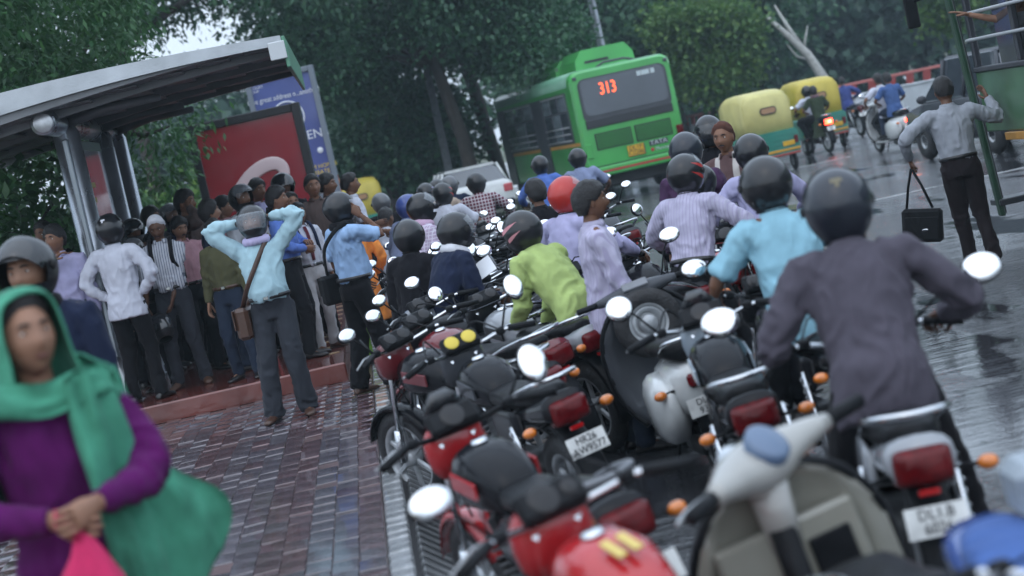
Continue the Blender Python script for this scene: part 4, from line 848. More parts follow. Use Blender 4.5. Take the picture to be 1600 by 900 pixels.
def motorcycle(label, loc, yaw, body=None, accent=None, plate_txt=None, dial=None, lit=False, style='commuter', lean=6, group='motorcycles parked along the kerb', mirrors=(1, 1), rail=True, seatmat=None, detail=2, mdz=0., mir=(.055, .038), pitch=0, z=0, steer=0, mtilt=.32, box=None, emblem=False, mx=.36):
    body = body or p_blk; accent = accent or body; sp = style == 'sport'
    t = thing('motorcycle', label, 'motorcycle', (loc[0], loc[1], z), 0, group, rot=(0, R(-lean), R(yaw)))
    wheel(t, -.60, .30, .30, .095); fr = t
    wheel(t, .66, .30, .30, .082)
    for s_ in (-1, 1):
        b = MB(); b.tube([(s_*.07, .66, .30), (s_*.07, .60, .50)], [.026, .026], 10); b.tube([(s_*.07, .60, .50), (s_*.07, .43, .97)], [.017, .017], 8); b.build('fork', m_chrome, t)
    b = MB(); rg = []
    for k in range(11):
        a = R(20+k*13); c = Vector((0, .66+math.cos(a)*.335, .30+math.sin(a)*.335)); n_ = Vector((0, math.cos(a), math.sin(a))); rg.append([c+Vector((-.06, 0, 0))-n_*.02, c+Vector((-.045, 0, 0))+n_*.008, c+Vector((.045, 0, 0))+n_*.008, c+Vector((.06, 0, 0))-n_*.02, c+Vector((.04, 0, 0))+n_*.0, c+Vector((-.04, 0, 0))+n_*.0])
    b.loft(rg); b.build('front_mudguard', body if not sp else accent, t)
    # headlamp and cowl
    b = MB(); b.lathe([(0, -.09), (.06, -.085), (.085, -.03), (.088, .03), (.08, .036)], 18, 0, ax='Y', X=Matrix.Translation((0, .55, .87))); hl = b.build('headlamp', m_blkp if not sp else body, t)
    b = MB(); b.ell((0, .585, .87), (.078, .022, .078)); b.build('lens', m_lens, hl)
    b = MB(); b.loft(seatrings([(.60, .05, .93, 1.0), (.54, .11, .80, 1.03), (.46, .13, .80, 1.05), (.42, .10, .86, 1.06)], 16)); b.build('cowl', accent, t)
    ins = MB(); X = frame((0, .40, 1.045), (1, 0, 0), (0, -.75, .66)); ins.box((0, 0, 0), (.21, .10, .05), 0, .02, X=X); io = ins.build('instrument_panel', m_blkp, t)
    dv = 0 if dial else len(label) % 3
    for dx_, dr_ in (((-.05, 1), (.05, 1)), ((-.025, 1.25), (.06, .7)), ((0, 1.3),))[dv]: b = MB(); b.lathe([(0, .03), (.034*dr_, .03), (.04*dr_, .027), (.04*dr_, .02)], 18, 0, X=X @ Matrix.Translation((dx_, 0, 0))); b.build('dial', dial or m_dialk, io)
    if dv == 2:
        b = MB(); b.loft([[(x_, y_, z_) for x_ in ()] or [(-w_, y_, z_), (-w_*.7, y_+.02, z_+h_), (w_*.7, y_+.02, z_+h_), (w_, y_, z_), (w_*.6, y_-.012, z_), (-w_*.6, y_-.012, z_)] for y_, z_, w_, h_ in ((.50, 1.03, .09, .03), (.46, 1.09, .085, .03), (.43, 1.14, .05, .02))]); b.build('wind_screen', m_visd, t)
    b = MB(); b.tube(*spline([(-.37, .24, 1.01), (-.24, .31, 1.03), (-.10, .40, 1.0), (.10, .40, 1.0), (.24, .31, 1.03), (.37, .24, 1.01)], [.011]*6, 3), 8); b.build('handlebar', m_chrome if not sp else m_blkp, t)
    for s_ in (-1, 1):
        b = MB(); b.tube([(s_*.25, .305, 1.03), (s_*.38, .235, 1.009)], [.018, .017], 10); b.build('grip', m_blkp, t)
        b = MB(); b.tube([(s_*.22, .35, 1.03), (s_*.28, .36, 1.025), (s_*.39, .29, 1.0)], [.007, .006, .006], 6); b.build('lever', m_alloy, t)
        b = MB(); b.box((s_*.21, .325, 1.03), (.05, .04, .04), 0, .01); b.build('switch_box', m_blkp, t)
        if mirrors[0 if s_ < 0 else 1]: mirror(t, (s_*.23, .33, 1.045), (s_*mx, .32, 1.20+mdz), mir[0], mir[1], (random.uniform(-.12, .12), -1, mtilt))
    # tank, seat, tail
    b = MB(); b.loft(seatrings([(.40, .05, .80, .88), (.36, .10, .73, .93), (.24, .135, .70, .965), (.10, .13, .70, .95), (-.02, .10, .70, .88), (-.08, .07, .71, .82)], 18)); tk = b.build('tank', body, t)
    b = MB(); b.lathe([(0, .012), (.03, .012), (.036, .0)], 16, 0, X=Matrix.Translation((0, .20, .963))); b.build('fuel_cap', m_chrome, tk)
    if emblem:
        for k in range(2): b = MB(); b.box((-.025+.05*k, .04, .948), (.03, .09, .008), 0, .002, rx=.38, rz=.1); b.build('tank_emblem', M('emblem_yellow', (.6, .45, .12), .35), tk)
    if accent is not body:
        for s_ in (-1, 1): b = MB(); b.box((s_*.132, .16, .835), (.012, .22, .07), 0, .004, rx=.15); b.build('tank_graphic', accent, tk)
    b = MB(); b.loft(seatrings([(.0, .075, .76, .83), (-.10, .11, .74, .83), (-.30, .125, .74, .825), (-.42, .12, .745, .85), (-.62, .11, .755, .865), (-.72, .085, .77, .86), (-.75, .05, .79, .85)], 16)); b.build('seat', seatmat or m_seat, t)
    b = MB(); b.loft(seatrings([(-.42, .13, .65, .76), (-.62, .125, .67, .80), (-.80, .118, .68, .83), (-.87, .11, .67, .835)], 16)); b.build('tail_cowl', body, t)
    for s_ in (-1, 1):
        b = MB(); b.loft(seatrings([(.0, .012, .58, .68), (-.15, .018, .48, .76), (-.35, .018, .52, .75), (-.5, .012, .62, .74)], 12), X=Matrix.Translation((s_*.125, 0, 0))); b.build('side_panel', body, t)
        b = MB(); rs_ = []; pts = []
        for k in range(37): a = k/36; pts.append((s_*.155+.022*math.cos(a*50), -.42-.12*a-.0, .66-.33*a+.022*math.sin(a*50)))
        b.tube(pts, .006, 5); b.tube([(s_*.155, -.42, .68), (s_*.155, -.56, .30)], [.012, .02], 8); b.build('shock_absorber', m_chrome, t)
        b = MB(); b.tube([(s_*.10, -.0, .34), (s_*.105, -.60, .30)], [.02, .018], 8); b.build('swing_arm', m_blkp, t)
        indicator(t, (s_*.09, -.80, .70), (s_*.09, -.02, 0))
        b = MB(); b.tube([(s_*.12, .04, .33), (s_*.24, .04, .33)], .014, 8); b.build('footrest', m_blkp, t)
    b = MB(); b.loft(seatrings([(-.84, .10, .67, .80), (-.885, .095, .675, .80), (-.91, .082, .69, .785), (-.918, .06, .70, .775)], 20, 6)); tl = b.build('tail_lamp', m_taillit if lit else m_tail, t)
    if lit: b = MB(); b.ell((0, -.925, .735), (.035, .008, .016)); b.build('bulb', m_taillit_core, tl)
    b = MB(); b.box((0, -.89, .655), (.07, .02, .022), 0, .004); b.build('reflector', M('reflector_red', (.45, .01, .012), .15, coat=1), t)
    if rail:
        b = MB(); b.tube(*spline([(-.13, -.40, .80), (-.145, -.60, .86), (-.12, -.80, .90), (0, -.86, .905), (.12, -.80, .90), (.145, -.60, .86), (.13, -.40, .80)], [.012]*7, 4), 8); b.build('grab_rail', m_chrome if not sp else m_pg, t)
    b = MB(); rg = []
    for k in range(10):
        a = R(70+k*14); c = Vector((0, -.60+math.cos(a)*.37, .32+math.sin(a)*.37)); n_ = Vector((0, math.cos(a), math.sin(a))); rg.append([c-Vector((.07, 0, 0))-n_*.015, c-Vector((.055, 0, 0))+n_*.006, c+Vector((.055, 0, 0))+n_*.006, c+Vector((.07, 0, 0))-n_*.015])
    b.loft(rg); b.build('rear_mudguard', m_blkp, t)
    if plate_txt: plate(t, plate_txt, (0, -.955, .575), (0, -1, .28))
    for s_ in (-1, 1):
        b = MB(); b.tube(*spline([(s_*.22, .35, 1.03), (s_*.14, .55, 1.10), (s_*.05, .56, .92), (s_*.06, .40, .66)], [.005]*4, 4), 5); b.build('cable', m_blkp, t)
    # engine and exhaust
    b = MB(); b.box((0, .06, .36), (.22, .34, .20), 0, .05); b.lathe([(0, -.15), (.09, -.15), (.10, -.12), (.10, .12), (.09, .15), (0, .15)], 18, 0, ax='X', X=Matrix.Translation((0, -.06, .36))); en = b.build('engine', m_eng, t)
    for k in range(6): b = MB(); b.box((0, .14+.012*k, .475+.028*k), (.17, .17, .010), 0, .003, rx=-.25); b.build('cooling_fin', m_eng, en)
    b = MB(); b.box((0, .19, .58), (.12, .12, .22), 0, .02, rx=-.25); b.build('cylinder', m_blkp, en)
    b = MB(); b.tube(*spline([(.05, .28, .52), (.07, .36, .38), (.12, .22, .24), (.15, -.1, .24)], [.018]*4, 4), 8); ex = b.build('exhaust_pipe', m_rust, t)
    b = MB(); b.lathe([(0, 0), (.03, 0), (.045, .06), (.05, .45), (.042, .5), (.03, .5), (.018, .49), (.012, .44), (0, .44)], 16, 0, X=Matrix.Translation((.155, -.28, .27)) @ Matrix.Rotation(R(84), 4, 'X')); b.build('muffler', m_rust, ex)
    b = MB(); b.tube([(0, .40, .85), (0, .30, .60), (0, .10, .26), (0, -.1, .28)], [.022, .022, .02, .02], 8); b.tube([(0, .38, .80), (0, .0, .72), (0, -.5, .68), (0, -.8, .70)], [.02]*4, 8); b.build('frame_tubes', m_blkp, t)
    b = MB(); b.tube([(-.10, -.08, .28), (-.20, -.02, .03)], [.011, .011], 6); b.build('side_stand', m_blkp, t)
    if box:
        b = MB(); b.box((-.16, -.66, .92), (.2, .2, .15), 0, .03); b.build('carrier_box', box, t)
    return t
def scooter(label, loc, yaw, body=None, head=None, panel=None, plate_txt=None, spare=True, lean=7, group='scooters parked along the kerb', mirrors=(1, 1), glove=False, lit=False, seatmat=None, speedo=None, modern=False, rear_red=False, tailcol=None, steer=0, mtilt=.3, shield=None):
    body = body or p_gry; head = head or body
    t = thing('scooter', label, 'scooter', (loc[0], loc[1], 0), 0, group, rot=(0, R(-lean), R(yaw)))
    wheel(t, -.56, .22, .22, .09); wheel(t, .64, .22, .22, .085)
    b = MB(); rg = []
    for z, hw, y in ((.24, .20, .40), (.36, .27, .44), (.55, .31, .46), (.75, .30, .44), (.90, .22, .41), (.97, .10, .40)):
        r = []; n = 9
        for j in range(n): a = -1+2*j/(n-1); r.append((hw*a, y+.07*(1-a*a)+.0, z))
        for j in range(n-1, -1, -1): a = -1+2*j/(n-1); r.append((hw*a, y+.07*(1-a*a)-.022, z))
        rg.append(r)
    b.loft(rg); ls = b.build('leg_shield', shield or body, t)
    b = MB(); pts = [(-hw, y-.008, z) for z, hw, y in ((.24, .20, .40), (.36, .27, .44), (.55, .31, .46), (.75, .30, .44), (.90, .22, .41), (.97, .10, .41))]; pts2 = pts+[(-p[0], p[1], p[2]) for p in pts[::-1]]
    b.tube(*spline(pts2, [.016]*len(pts2), 3), 8); b.build('edge_trim', m_blkp, ls)
    b = MB(); rg = []
    for k in range(9):
        a = R(-5+k*22); c = Vector((0, .64+math.cos(a)*.255, .24+math.sin(a)*.25)); n_ = Vector((0, math.cos(a), math.sin(a))); rg.append([c-Vector((.085, 0, 0))-n_*.06, c-Vector((.06, 0, 0))+n_*.0, c+Vector((0, 0, 0))+n_*.012, c+Vector((.06, 0, 0)), c+Vector((.085, 0, 0))-n_*.06])
    b.loft(rg); b.build('front_fender', body, t)
    # handlebar housing
    H_ = obj('headset', None, t, (0, .40, 1.0), (0, 0, steer)); b = MB(); rg = []
    for x, hy, hz, dz, dy in ((-.245, .022, .022, .015, -.045), (-.20, .034, .030, .014, -.03), (-.12, .062, .046, .008, 0), (-.05, .085, .062, 0, .012), (0, .092, .066, 0, .015), (.05, .085, .062, 0, .012), (.12, .062, .046, .008, 0), (.20, .034, .030, .014, -.03), (.245, .022, .022, .015, -.045)):
        rg.append([(x, dy+math.cos(q)*hy, dz+math.sin(q)*hz) for q in [2*math.pi*j/14 for j in range(14)]])
    b.loft(rg); b.tube([(0, .0, -.04), (0, .015, -.2)], [.055, .045], 12); b.build('housing', head, H_)
    X = frame((0, -.052, .052), (1, 0, 0), (0, -.72, .69)); b = MB()
    if speedo: b.lathe([(0, .012), (.046, .012), (.056, .006), (.056, -.02)], 22, 0, X=X); b.build('speedometer', speedo, H_)
    else: b.box((0, 0, .0), (.155, .055, .02), 0, .014, X=X); b.build('speedometer', panel or m_pg, H_)
    for s_ in (-1, 1):
        b = MB(); b.tube([(s_*.235, -.042, .015), (s_*.37, -.075, .018)], [.019, .018], 10); b.build('grip', m_blkp, H_)
        b = MB(); b.tube([(s_*.22, .0, .012), (s_*.30, -.0, .012), (s_*.38, -.035, .01)], [.008, .006, .006], 6); b.build('lever', m_alloy, H_)
        if mirrors[0 if s_ < 0 else 1]: mirror(H_, (s_*.17, -.01, .035), (s_*.30, .0, .25), .06, .042, (0, -1, mtilt))
    b = MB(); b.lathe([(0, .10), (.055, .095), (.062, .08), (.06, .03)], 18, 0, ax='Y', X=Matrix.Translation((0, 0, 0))); b.build('headlamp', m_lens, H_)
    if spare:
        w = wheel(t, .0, .0, .205, .085, 'spare_wheel'); w.location = (0, .33, .82); w.rotation_euler = (0, 0, R(90))
        b = MB(); b.box((0, .36, .82), (.16, .03, .03), 0, .006); b.build('spare_wheel_bracket', m_alloy, t)
    if glove:
        b = MB(); b.box((0, .425, .64), (.44, .05, .36), 0, .02); gb_ = b.build('glove_box', body, t); H_.scale = (1.08, 1.2, 1.25)
        b = MB(); b.box((.115, .395, .68), (.13, .02, .14), 0, .012); b.build('glove_box_door', m_blkp, gb_)
        b = MB(); b.tube([(-.02, .39, .28), (-.01, .385, .82)], [.045, .04], 10); b.build('steering_column', m_blkp, gb_)
    b = MB(); b.box((0, .13, .235), (.36, .56, .05), 0, .02); fl = b.build('floorboard', body, t)
    for k in range(4): b = MB(); b.box((-.12+.08*k, .15, .263), (.028, .44, .008), 0, .003); b.build('rubber_strip', m_blkp, fl)
    b = MB(); b.loft(seatrings([(-.06, .10, .28, .52), (-.14, .15, .30, .66), (-.30, .17, .30, .70), (-.60, .17, .34, .71), (-.80, .13, .42, .70), (-.86, .08, .50, .68)], 16)); bd = b.build('body_shell', body, t)
    for s_ in (-1, 1):
        b = MB(); b.loft(seatrings([(-.16, .02, .40, .52), (-.24, .07, .30, .62), (-.45, .10, .24, .66), (-.68, .09, .28, .64), (-.82, .03, .42, .58)], 14), X=Matrix.Translation((s_*.165, 0, 0))); sc_ = b.build('side_cowl', body, t)
        indicator(t, (s_*.13, -.80, .58), (s_*.05, -.015, 0)) if not rear_red else indicator(t, (s_*.15, -.82, .60), (s_*.02, -.03, 0))
    b = MB(); b.loft(seatrings([(-.02, .08, .72, .78), (-.10, .13, .70, .80), (-.34, .14, .705, .79), (-.42, .13, .705, .82), (-.70, .13, .71, .84), (-.82, .09, .72, .82)], 16)); b.build('seat', seatmat or m_seat, t)
    b = MB(); b.box((0, -.865, .61), (.11, .06, .075), 0, .02); tl = b.build('tail_lamp', m_taillit if lit else m_tail, t)
    if lit: b = MB(); b.ell((0, -.897, .61), (.04, .006, .024)); b.build('bulb', m_taillit_core, tl)
    b = MB(); b.tube(*spline([(-.12, -.62, .76), (-.11, -.84, .83), (0, -.90, .84), (.11, -.84, .83), (.12, -.62, .76)], [.011]*5, 4), 8); b.build('grab_rail', m_chrome, t)
    if plate_txt: plate(t, plate_txt, (0, -.885, .47), (0, -1, .1))
    b = MB(); b.box((0, -.80, .36), (.14, .03, .22), 0, .01); b.build('rear_flap', m_blkp, t)
    b = MB(); b.tube([(.12, -.35, .2), (.16, -.78, .18)], [.045, .04], 12); b.build('muffler', m_rust, t)
    b = MB(); b.box((0, -.35, .22), (.2, .3, .18), 0, .05); b.build('engine', m_eng, t)
    b = MB(); b.tube([(-.08, .0, .22), (-.17, -.03, .02)], .011, 6); b.build('side_stand', m_blkp, t)
    return t
RIDE = dict(pelvis=(0, -.16, .91), feet=((-.16, .04, .30), (.16, .04, .30)), hands=((-.31, .26, 1.04), (.31, .26, 1.04)), poles=((-1, -.3, -.5), (1, -.3, -.5)), kneepole=(0, 1, .4), curl=(1.0, 1.0), palm=((0, 0, -1), (0, 0, -1)), belt=False, fit=False)
FOOT = dict(RIDE, feet=((-.30, .02, 0), (.30, .02, 0)))
def ride(label, head, D, yaw, bike, pose=None, lean=12, ground=0, H=1.70, bk=None, **kw):
    """a rider whose head stands at a place of the photograph, and the two-wheeler under him"""
    p = dict(RIDE if pose is None else pose); p.update(kw); p.setdefault('group', 'riders on two-wheelers'); pr = person(label, head, D, ground=ground, yaw=yaw, lean=lean, H=H, **p)
    k = pr['k']; l = pr['t'].location
    if bike: bike(loc=(l.x, l.y), yaw=yaw, **(bk or {}))
    return pr
def gxy(x, y, D): p = Q(x, y, D); return (p.x, p.y)
# ---- the row of parked two-wheelers, near to far
moto_at = lambda px, py, z, **k: None
def tailat(px, py, D, yaw, off=-.93):
    """origin of a bike whose tail shows at this place"""
    p = Q(px, py, D); a = R(yaw); return (p.x+math.sin(a)*off, p.y-math.cos(a)*off)
def headat(px, py, D, yaw, off=.40): return tailat(px, py, D, yaw, off)
motorcycle('red motorcycle with a yellow tank emblem, lowest in the view beside the kerb', (.60, 4.95), 20, p_red, p_red, None, mirrors=(1, 0), mir=(.062, .042), lean=8, emblem=True)
motorcycle('black motorcycle with a big red tail lamp and white plate reading HR26', (.59, 9.78), 16, p_blk, p_gry, ('HR26', 'AW9577'), dial=m_dial, mir=(.05, .066), mdz=.02, mirrors=(0, 1), lean=8)
motorcycle('black and red faired motorcycle between the red one and the HR26 one', (.42, 7.0), 19, p_blk, p_red, ('DL9S', '2218'), style='sport', lean=8, mirrors=(0, 1), mir=(.056, .075), mdz=-.07)
motorcycle('black motorcycle with a wide red tail lamp left of the charcoal shirted rider', (1.50, 8.42), -5, p_blk, p_pale, None, lean=6, mir=(.06, .056), mirrors=(1, 0))
scooter('white tailed scooter carrying a spare wheel behind its dark leg shield, plate ending 9397', (1.58, 10.7), 0, p_wht, p_gry, None, ('DL3S', '9397'), mirrors=(0, 1), lean=8, shield=p_gry)
scooter('cream scooter with a round speedometer and black glove box nearest the camera', (1.14, 4.92), 6, p_cream, paint('off_white', (.34, .335, .315)), None, None, spare=False, glove=True, speedo=M('speedo_blue', (.10, .15, .24), .25, coat=.3), mirrors=(0, 0), lean=10, steer=.55)
scooter('dark scooter with grey meter panel beside the man with papers', (.82, 13.2), 22, p_blk, p_gry, None, None, mirrors=(1, 1), lean=9, spare=False)
scooter('black scooter with a spare wheel left of the lime shirted man', (1.32, 15.0), 8, p_blk, p_gry, None, None, mirrors=(1, 1), lean=8)
motorcycle('black motorcycle with maroon flashes at the kerb before the phone man', (.36, 10.9), 34, p_blk, p_maroon, None, lean=8, mirrors=(1, 0))
motorcycle('maroon motorcycle near the kerb beyond the HR26 one', (.52, 11.9), 34, p_maroon, p_blk, None, lean=8, mirrors=(1, 0))
motorcycle('black motorcycle with a silver tank graphic behind the phone man', (.56, 12.95), 32, p_blk, p_sil, None, lean=7, mirrors=(1, 0))
motorcycle('silver tanked motorcycle left of the white tailed scooter', (.92, 12.3), 24, p_sil, p_blk, None, lean=7, mirrors=(1, 1), mir=(.05, .05))
motorcycle('black motorcycle with oval mirrors before the man bent over papers', (.70, 14.8), 26, p_blk, p_sil, None, lean=7, mir=(.05, .066))
motorcycle('maroon motorcycle between the kerb and the man with papers', (.52, 16.4), 30, p_maroon, p_blk, None, lean=7)
motorcycle('black motorcycle at the kerb beyond the phone man', (.55, 18.0), 32, p_blk, p_red, None, lean=7)
motorcycle('dark motorcycle right of the man bent over papers', (1.10, 17.0), 20, p_gry, p_blk, None, lean=7, mir=(.05, .066))
motorcycle('black motorcycle with red tail before the plaid shirted rider', (1.75, 19.6), 6, p_blk, p_red, ('DL4S', '7291'), lean=6)
motorcycle('grey motorcycle in the far row beside the red tailed one', (1.15, 19.0), 18, p_gry, p_blk, ('DL8S', '3304'), lean=6)
motorcycle('blue motorcycle in the far row under the red and black helmet', (1.9, 17.4), 10, p_blu, p_blk, None, lean=6)
motorcycle('black motorcycle in the far row behind the pink scarf', (.75, 20.8), 24, p_blk, p_red, None, lean=6)
motorcycle('silver grey motorcycle far along the kerb beyond the pink scarf', (.7, 23.2), 24, p_sil, p_blk, None, lean=6)
motorcycle('black motorcycle far right in the back row before the plaid rider', (1.5, 21.8), 12, p_blk, p_sil, None, lean=6)
motorcycle('silver motorcycle with paired mirrors between the red helmet and the bus', (2.75, 15.6), 30, p_blk, p_sil, None, lean=5, mir=(.05, .05), mdz=.06)
motorcycle('blue grey motorcycle parked behind the lilac shirted man', (2.45, 14.2), 8, p_pale, p_blk, None, lean=6, mirrors=(0, 0))
motorcycle('black motorcycle half hidden behind the lilac shirted man', (1.95, 13.4), 10, p_blk, p_gry, ('DL7S', '4410'), lean=6, mirrors=(1, 0))
motorcycle('motorcycle with a blue seat cover and grey box at the lower right corner', (1.36, 3.93), 176, p_blu, p_blk, None, lean=-4, mirrors=(0, 0), rail=False, seatmat=C('blue_seat_cover', (.06, .12, .32)), box=M('box_grey', (.26, .30, .34), .4, var=.2))
for lab, loc, yw, bc, ac in (('black motorcycle two places beyond the silver tanked one', (1.5, 12.9), 14, p_blk, p_gry), ('grey motorcycle beyond the man in lime green', (1.75, 16.2), 14, p_gry, p_blk),
    ('black motorcycle with grey flashes in the back row before the far riders', (2.25, 18.6), 8, p_blk, p_gry), ('dark motorcycle at the road side of the back row', (2.7, 20.8), 4, p_gry, p_blk), ('black motorcycle last of the kerb row', (1.2, 24.6), 20, p_blk, p_gry), ('black motorcycle between the maroon one and the dark scooter', (1.0, 14.2), 24, p_blk, p_gry), ('black motorcycle with small mirrors beyond the dark scooter', (.75, 17.6), 26, p_blk, p_gry)):
    motorcycle(lab, loc, yw, bc, ac, None, lean=7, mirrors=(1, 1) if loc[1] > 12 else (0, 0))
# ---- riders among the row
MC = lambda lab, **f: (lambda loc, yaw, **k: motorcycle(lab, loc, yaw, **{**dict(lean=0, group='motorcycles being ridden out'), **f, **k}))
SCT = lambda lab, **f: (lambda loc, yaw, **k: scooter(lab, loc, yaw, **{**dict(lean=0, group='scooters being ridden'), **f, **k}))
g1 = ride('rider in charcoal shirt and dark helmet leaning forward, nearest of the riders', (1300, 277), 7.0, -8, MC('silver and black motorcycle with white plate reading DL1.B under the charcoal rider', body=p_sil, accent=p_blk, plate_txt=('DL1.B', '6026'), mir=(.072, .055), mdz=-.02, mx=.50), FOOT, lean=24, H=1.74, poles=((-.7, -.5, -.9), (.9, -.4, -.7)), shirt=s_char, hem='out', trousers=tr_black, top='helmet', helmet=dict(shell=H_NAV, visor='up', vmat=m_visd, logo=M('faded_gold', (.14, .12, .07), .5)), sk=3, vox=.012, shw=1.06, belly=.03)
g2 = ride('rider in bright cyan shirt and glossy black helmet', (1186, 235), 9.3, 6, MC('black motorcycle under the cyan shirted rider', mirrors=(1, 0), mir=(.065, .045)), FOOT, lean=16, H=1.72, shirt=s_cy2, sleeve='short', hem='out', trousers=tr_dark, top='helmet', helmet=dict(visor='down'), sk=1, vox=.013, hands=((-.29, .24, .98), (.31, .26, 1.04)), belly=.03)
g3 = ride('rider in lilac check shirt and black helmet with red flashes on a red motorcycle', (1062, 231), 13.0, -38, MC('red and black motorcycle with glowing tail lamp and plate 8532', body=p_red, accent=p_blk, plate_txt=('DL 23', '88 8532'), lit=True, mirrors=(0, 0)), FOOT, lean=14, H=1.70, shirt=s_lil, hem='tuck', trousers=tr_dark, belt=True, top='helmet', helmet=dict(visor='up', stripe=H_RED), sk=1, vox=.015)
g4 = ride('rider in pale shirt with a helmet and clear raised visor beside the brown capped man', (1166, 200), 14.0, -4, MC('black motorcycle under the rider with the raised clear visor', mirrors=(0, 0)), FOOT, lean=10, shirt=s_lav, trousers=tr_dark, top='helmet', helmet=dict(visor='up'), sk=1)
person('standing man in lilac white shirt with a pink lanyard among the scooters', (918, 294), 11.6, ground=0, yaw=-88, fit=False, H=1.66, shirt=s_lil, hem='out', trousers=tr_jean, hair='full', sk=1, moustache=True, hands=((-.2, .12, .84), (.22, .16, .82)), scarf=None, group='men among the parked two-wheelers', vox=.014)
person('man in lime green shirt and black helmet bending over a scooter', (800, 287), 12.2, ground=0, yaw=38, fit=False, H=1.68, lean=38, shirt=s_lime, hem='out', trousers=tr_black, top='helmet', helmet=dict(visor=None, stripe=C('pink_flame', (.55, .25, .28))), sk=1, hands=((-.1, .42, .86), (.12, .40, .74)), pelvis=(0, -.12, .93), group='men among the parked two-wheelers', vox=.014)
ride('rider in lavender shirt and bright red helmet with raised clear visor', (872, 247), 13.8, -50, MC('black motorcycle under the red helmeted rider', mirrors=(0, 0)), FOOT, lean=12, shirt=s_lav, trousers=tr_dark, top='helmet', helmet=dict(shell=H_RED, visor='up'), sk=1, vox=.015, moustache=True)
person('man in navy jacket and black helmet reading papers over a motorcycle', (702, 316), 13.6, ground=0, yaw=-62, fit=False, H=1.66, lean=28, shirt=s_navy, hem='out', trousers=tr_black, top='helmet', helmet=dict(visor='half'), scarf=scarf_w, sk=1, hands=((-.12, .42, 1.0), (.16, .40, .98)), pelvis=(0, -.05, .93), group='men among the parked two-wheelers', vox=.015, curl=(.7, .7))
pp = Q(738, 432, 13.5); pap = thing('papers', 'white papers held by the man in the navy jacket', 'paper', pp, R(-20), rot=(R(35), R(-15), R(-20)))
for k in range(2):
    b = MB(); b.box((.10*k, .02*k, .006*k), (.15, .21, .002), 0, 0, rz=.3*k); b.build('sheet', M('paper_white', (.7, .72, .76), .7), pap)
person('person in a dark helmet beside the man with papers', (632, 340), 14.4, ground=0, yaw=-30, fit=False, H=1.58, lean=10, shirt=s_black, hem='out', trousers=tr_black, top='helmet', helmet=dict(visor='down'), sk=1, group='men among the parked two-wheelers')
person('person with glossy black helmet and a pink scarf wrapped below it', (650, 287), 17.5, ground=0, yaw=-60, fit=False, H=1.70, lean=14, shirt=C('blouse_lilac_print', (.42, .34, .46), (.6, .56, .66), 200, 'check'), hem='out', trousers=tr_dark, top='helmet', helmet=dict(visor='up'), scarf=C('scarf_pink', (.55, .38, .52)), sk=1, group='men among the parked two-wheelers')
person('standing man in pale blue shirt and blue white helmet bent to his motorcycle', (626, 270), 20.5, ground=0, yaw=-50, fit=False, H=1.70, lean=26, shirt=s_bluegrey, trousers=C('trousers_slate', (.05, .06, .09)), top='helmet', helmet=dict(shell=H_BLU, stripe=scarf_w, visor='up'), sk=1, hands=((-.2, .4, 1.0), (.25, .38, 1.0)), group='men among the parked two-wheelers')
person('man in white kurta bending beside the kerb in the distance', (590, 282), 21.5, ground=0, yaw=-40, fit=False, H=1.62, lean=30, shirt=s_white, hem='kurta', trousers=s_white, belt=False, top='hair', sk=1, hands=((-.15, .35, .9), (.2, .35, .9)), group='men among the parked two-wheelers')
for lab, hx, hy, D, yw, sh_, hk, blab in [
    ('far rider in black with a grey helmet behind the white kurta', 584, 266, 25, 10, s_black, dict(visor='up', shell=H_GRY), 'motorcycle under the far rider with the grey helmet'),
    ('far rider with a patterned black helmet left of the red and black one', 655, 254, 25, -10, s_black, dict(visor='up', stripe=scarf_p), 'motorcycle under the far rider with the patterned helmet'),
    ('far rider in tan shirt with patterned helmet', 673, 250, 26, 0, C('shirt_tan', (.4, .32, .26)), dict(visor='up', stripe=H_RED), 'motorcycle under the far rider in tan'),
    ('far rider in white shirt with red and black helmet', 683, 264, 22.5, -14, s_white, dict(shell=H_BLK, stripe=H_RED, visor='up'), 'motorcycle under the far rider in white'),
    ('far rider in dark jacket and grey helmet', 693, 247, 27, -8, s_navy, dict(shell=H_GRY, visor='up'), 'motorcycle under the far rider in the dark jacket'),
    ('far rider in red white plaid shirt and black helmet', 735, 245, 24.5, -4, s_pl, dict(visor='down'), 'motorcycle under the plaid shirted rider'),
    ('rider in blue with a dark backpack beside the bus wheel', 838, 231, 27, -4, s_royal, dict(visor='up'), 'motorcycle under the blue rider beside the bus'),
    ('rider in blue grey shirt with a cross strap behind the bus', 896, 217, 26, -2, s_bluegrey, dict(visor='down'), 'motorcycle under the blue grey rider behind the bus')]:
    ride(lab, (hx, hy), D, yw, MC(blab, lit=False, mirrors=(1, 1)), FOOT, lean=12, shirt=sh_, sleeve='short' if 'white shirt' in lab or 'blue grey' in lab else 'long', hem='out', trousers=tr_dark, top='helmet', helmet=hk, sk=1, vox=.02)
person('bareheaded black haired man between the lime shirt and the bus', (832, 276), 16.5, ground=0, yaw=20, fit=False, H=1.62, shirt=s_black, trousers=tr_dark, hair='full', sk=1, group='men among the parked two-wheelers')
person('man in dark purple shirt and blue jeans standing beside the lilac check rider', (1066, 207), 14.6, ground=0, yaw=-20, fit=False, H=1.76, lean=8, shirt=s_purple, hem='out', trousers=tr_blue, top='helmet', helmet=dict(visor='up', shell=H_NAV), sk=1, hands=((-.28, .1, .82), (.2, .3, 1.0)), group='men among the parked two-wheelers')
person('man in dark jacket and full black helmet behind the brown capped man', (1103, 184), 17.5, ground=0, yaw=170, fit=False, H=1.80, shirt=s_black, hem='out', trousers=tr_dark, top='helmet', helmet=dict(visor='down'), sk=3, group='men among the parked two-wheelers')
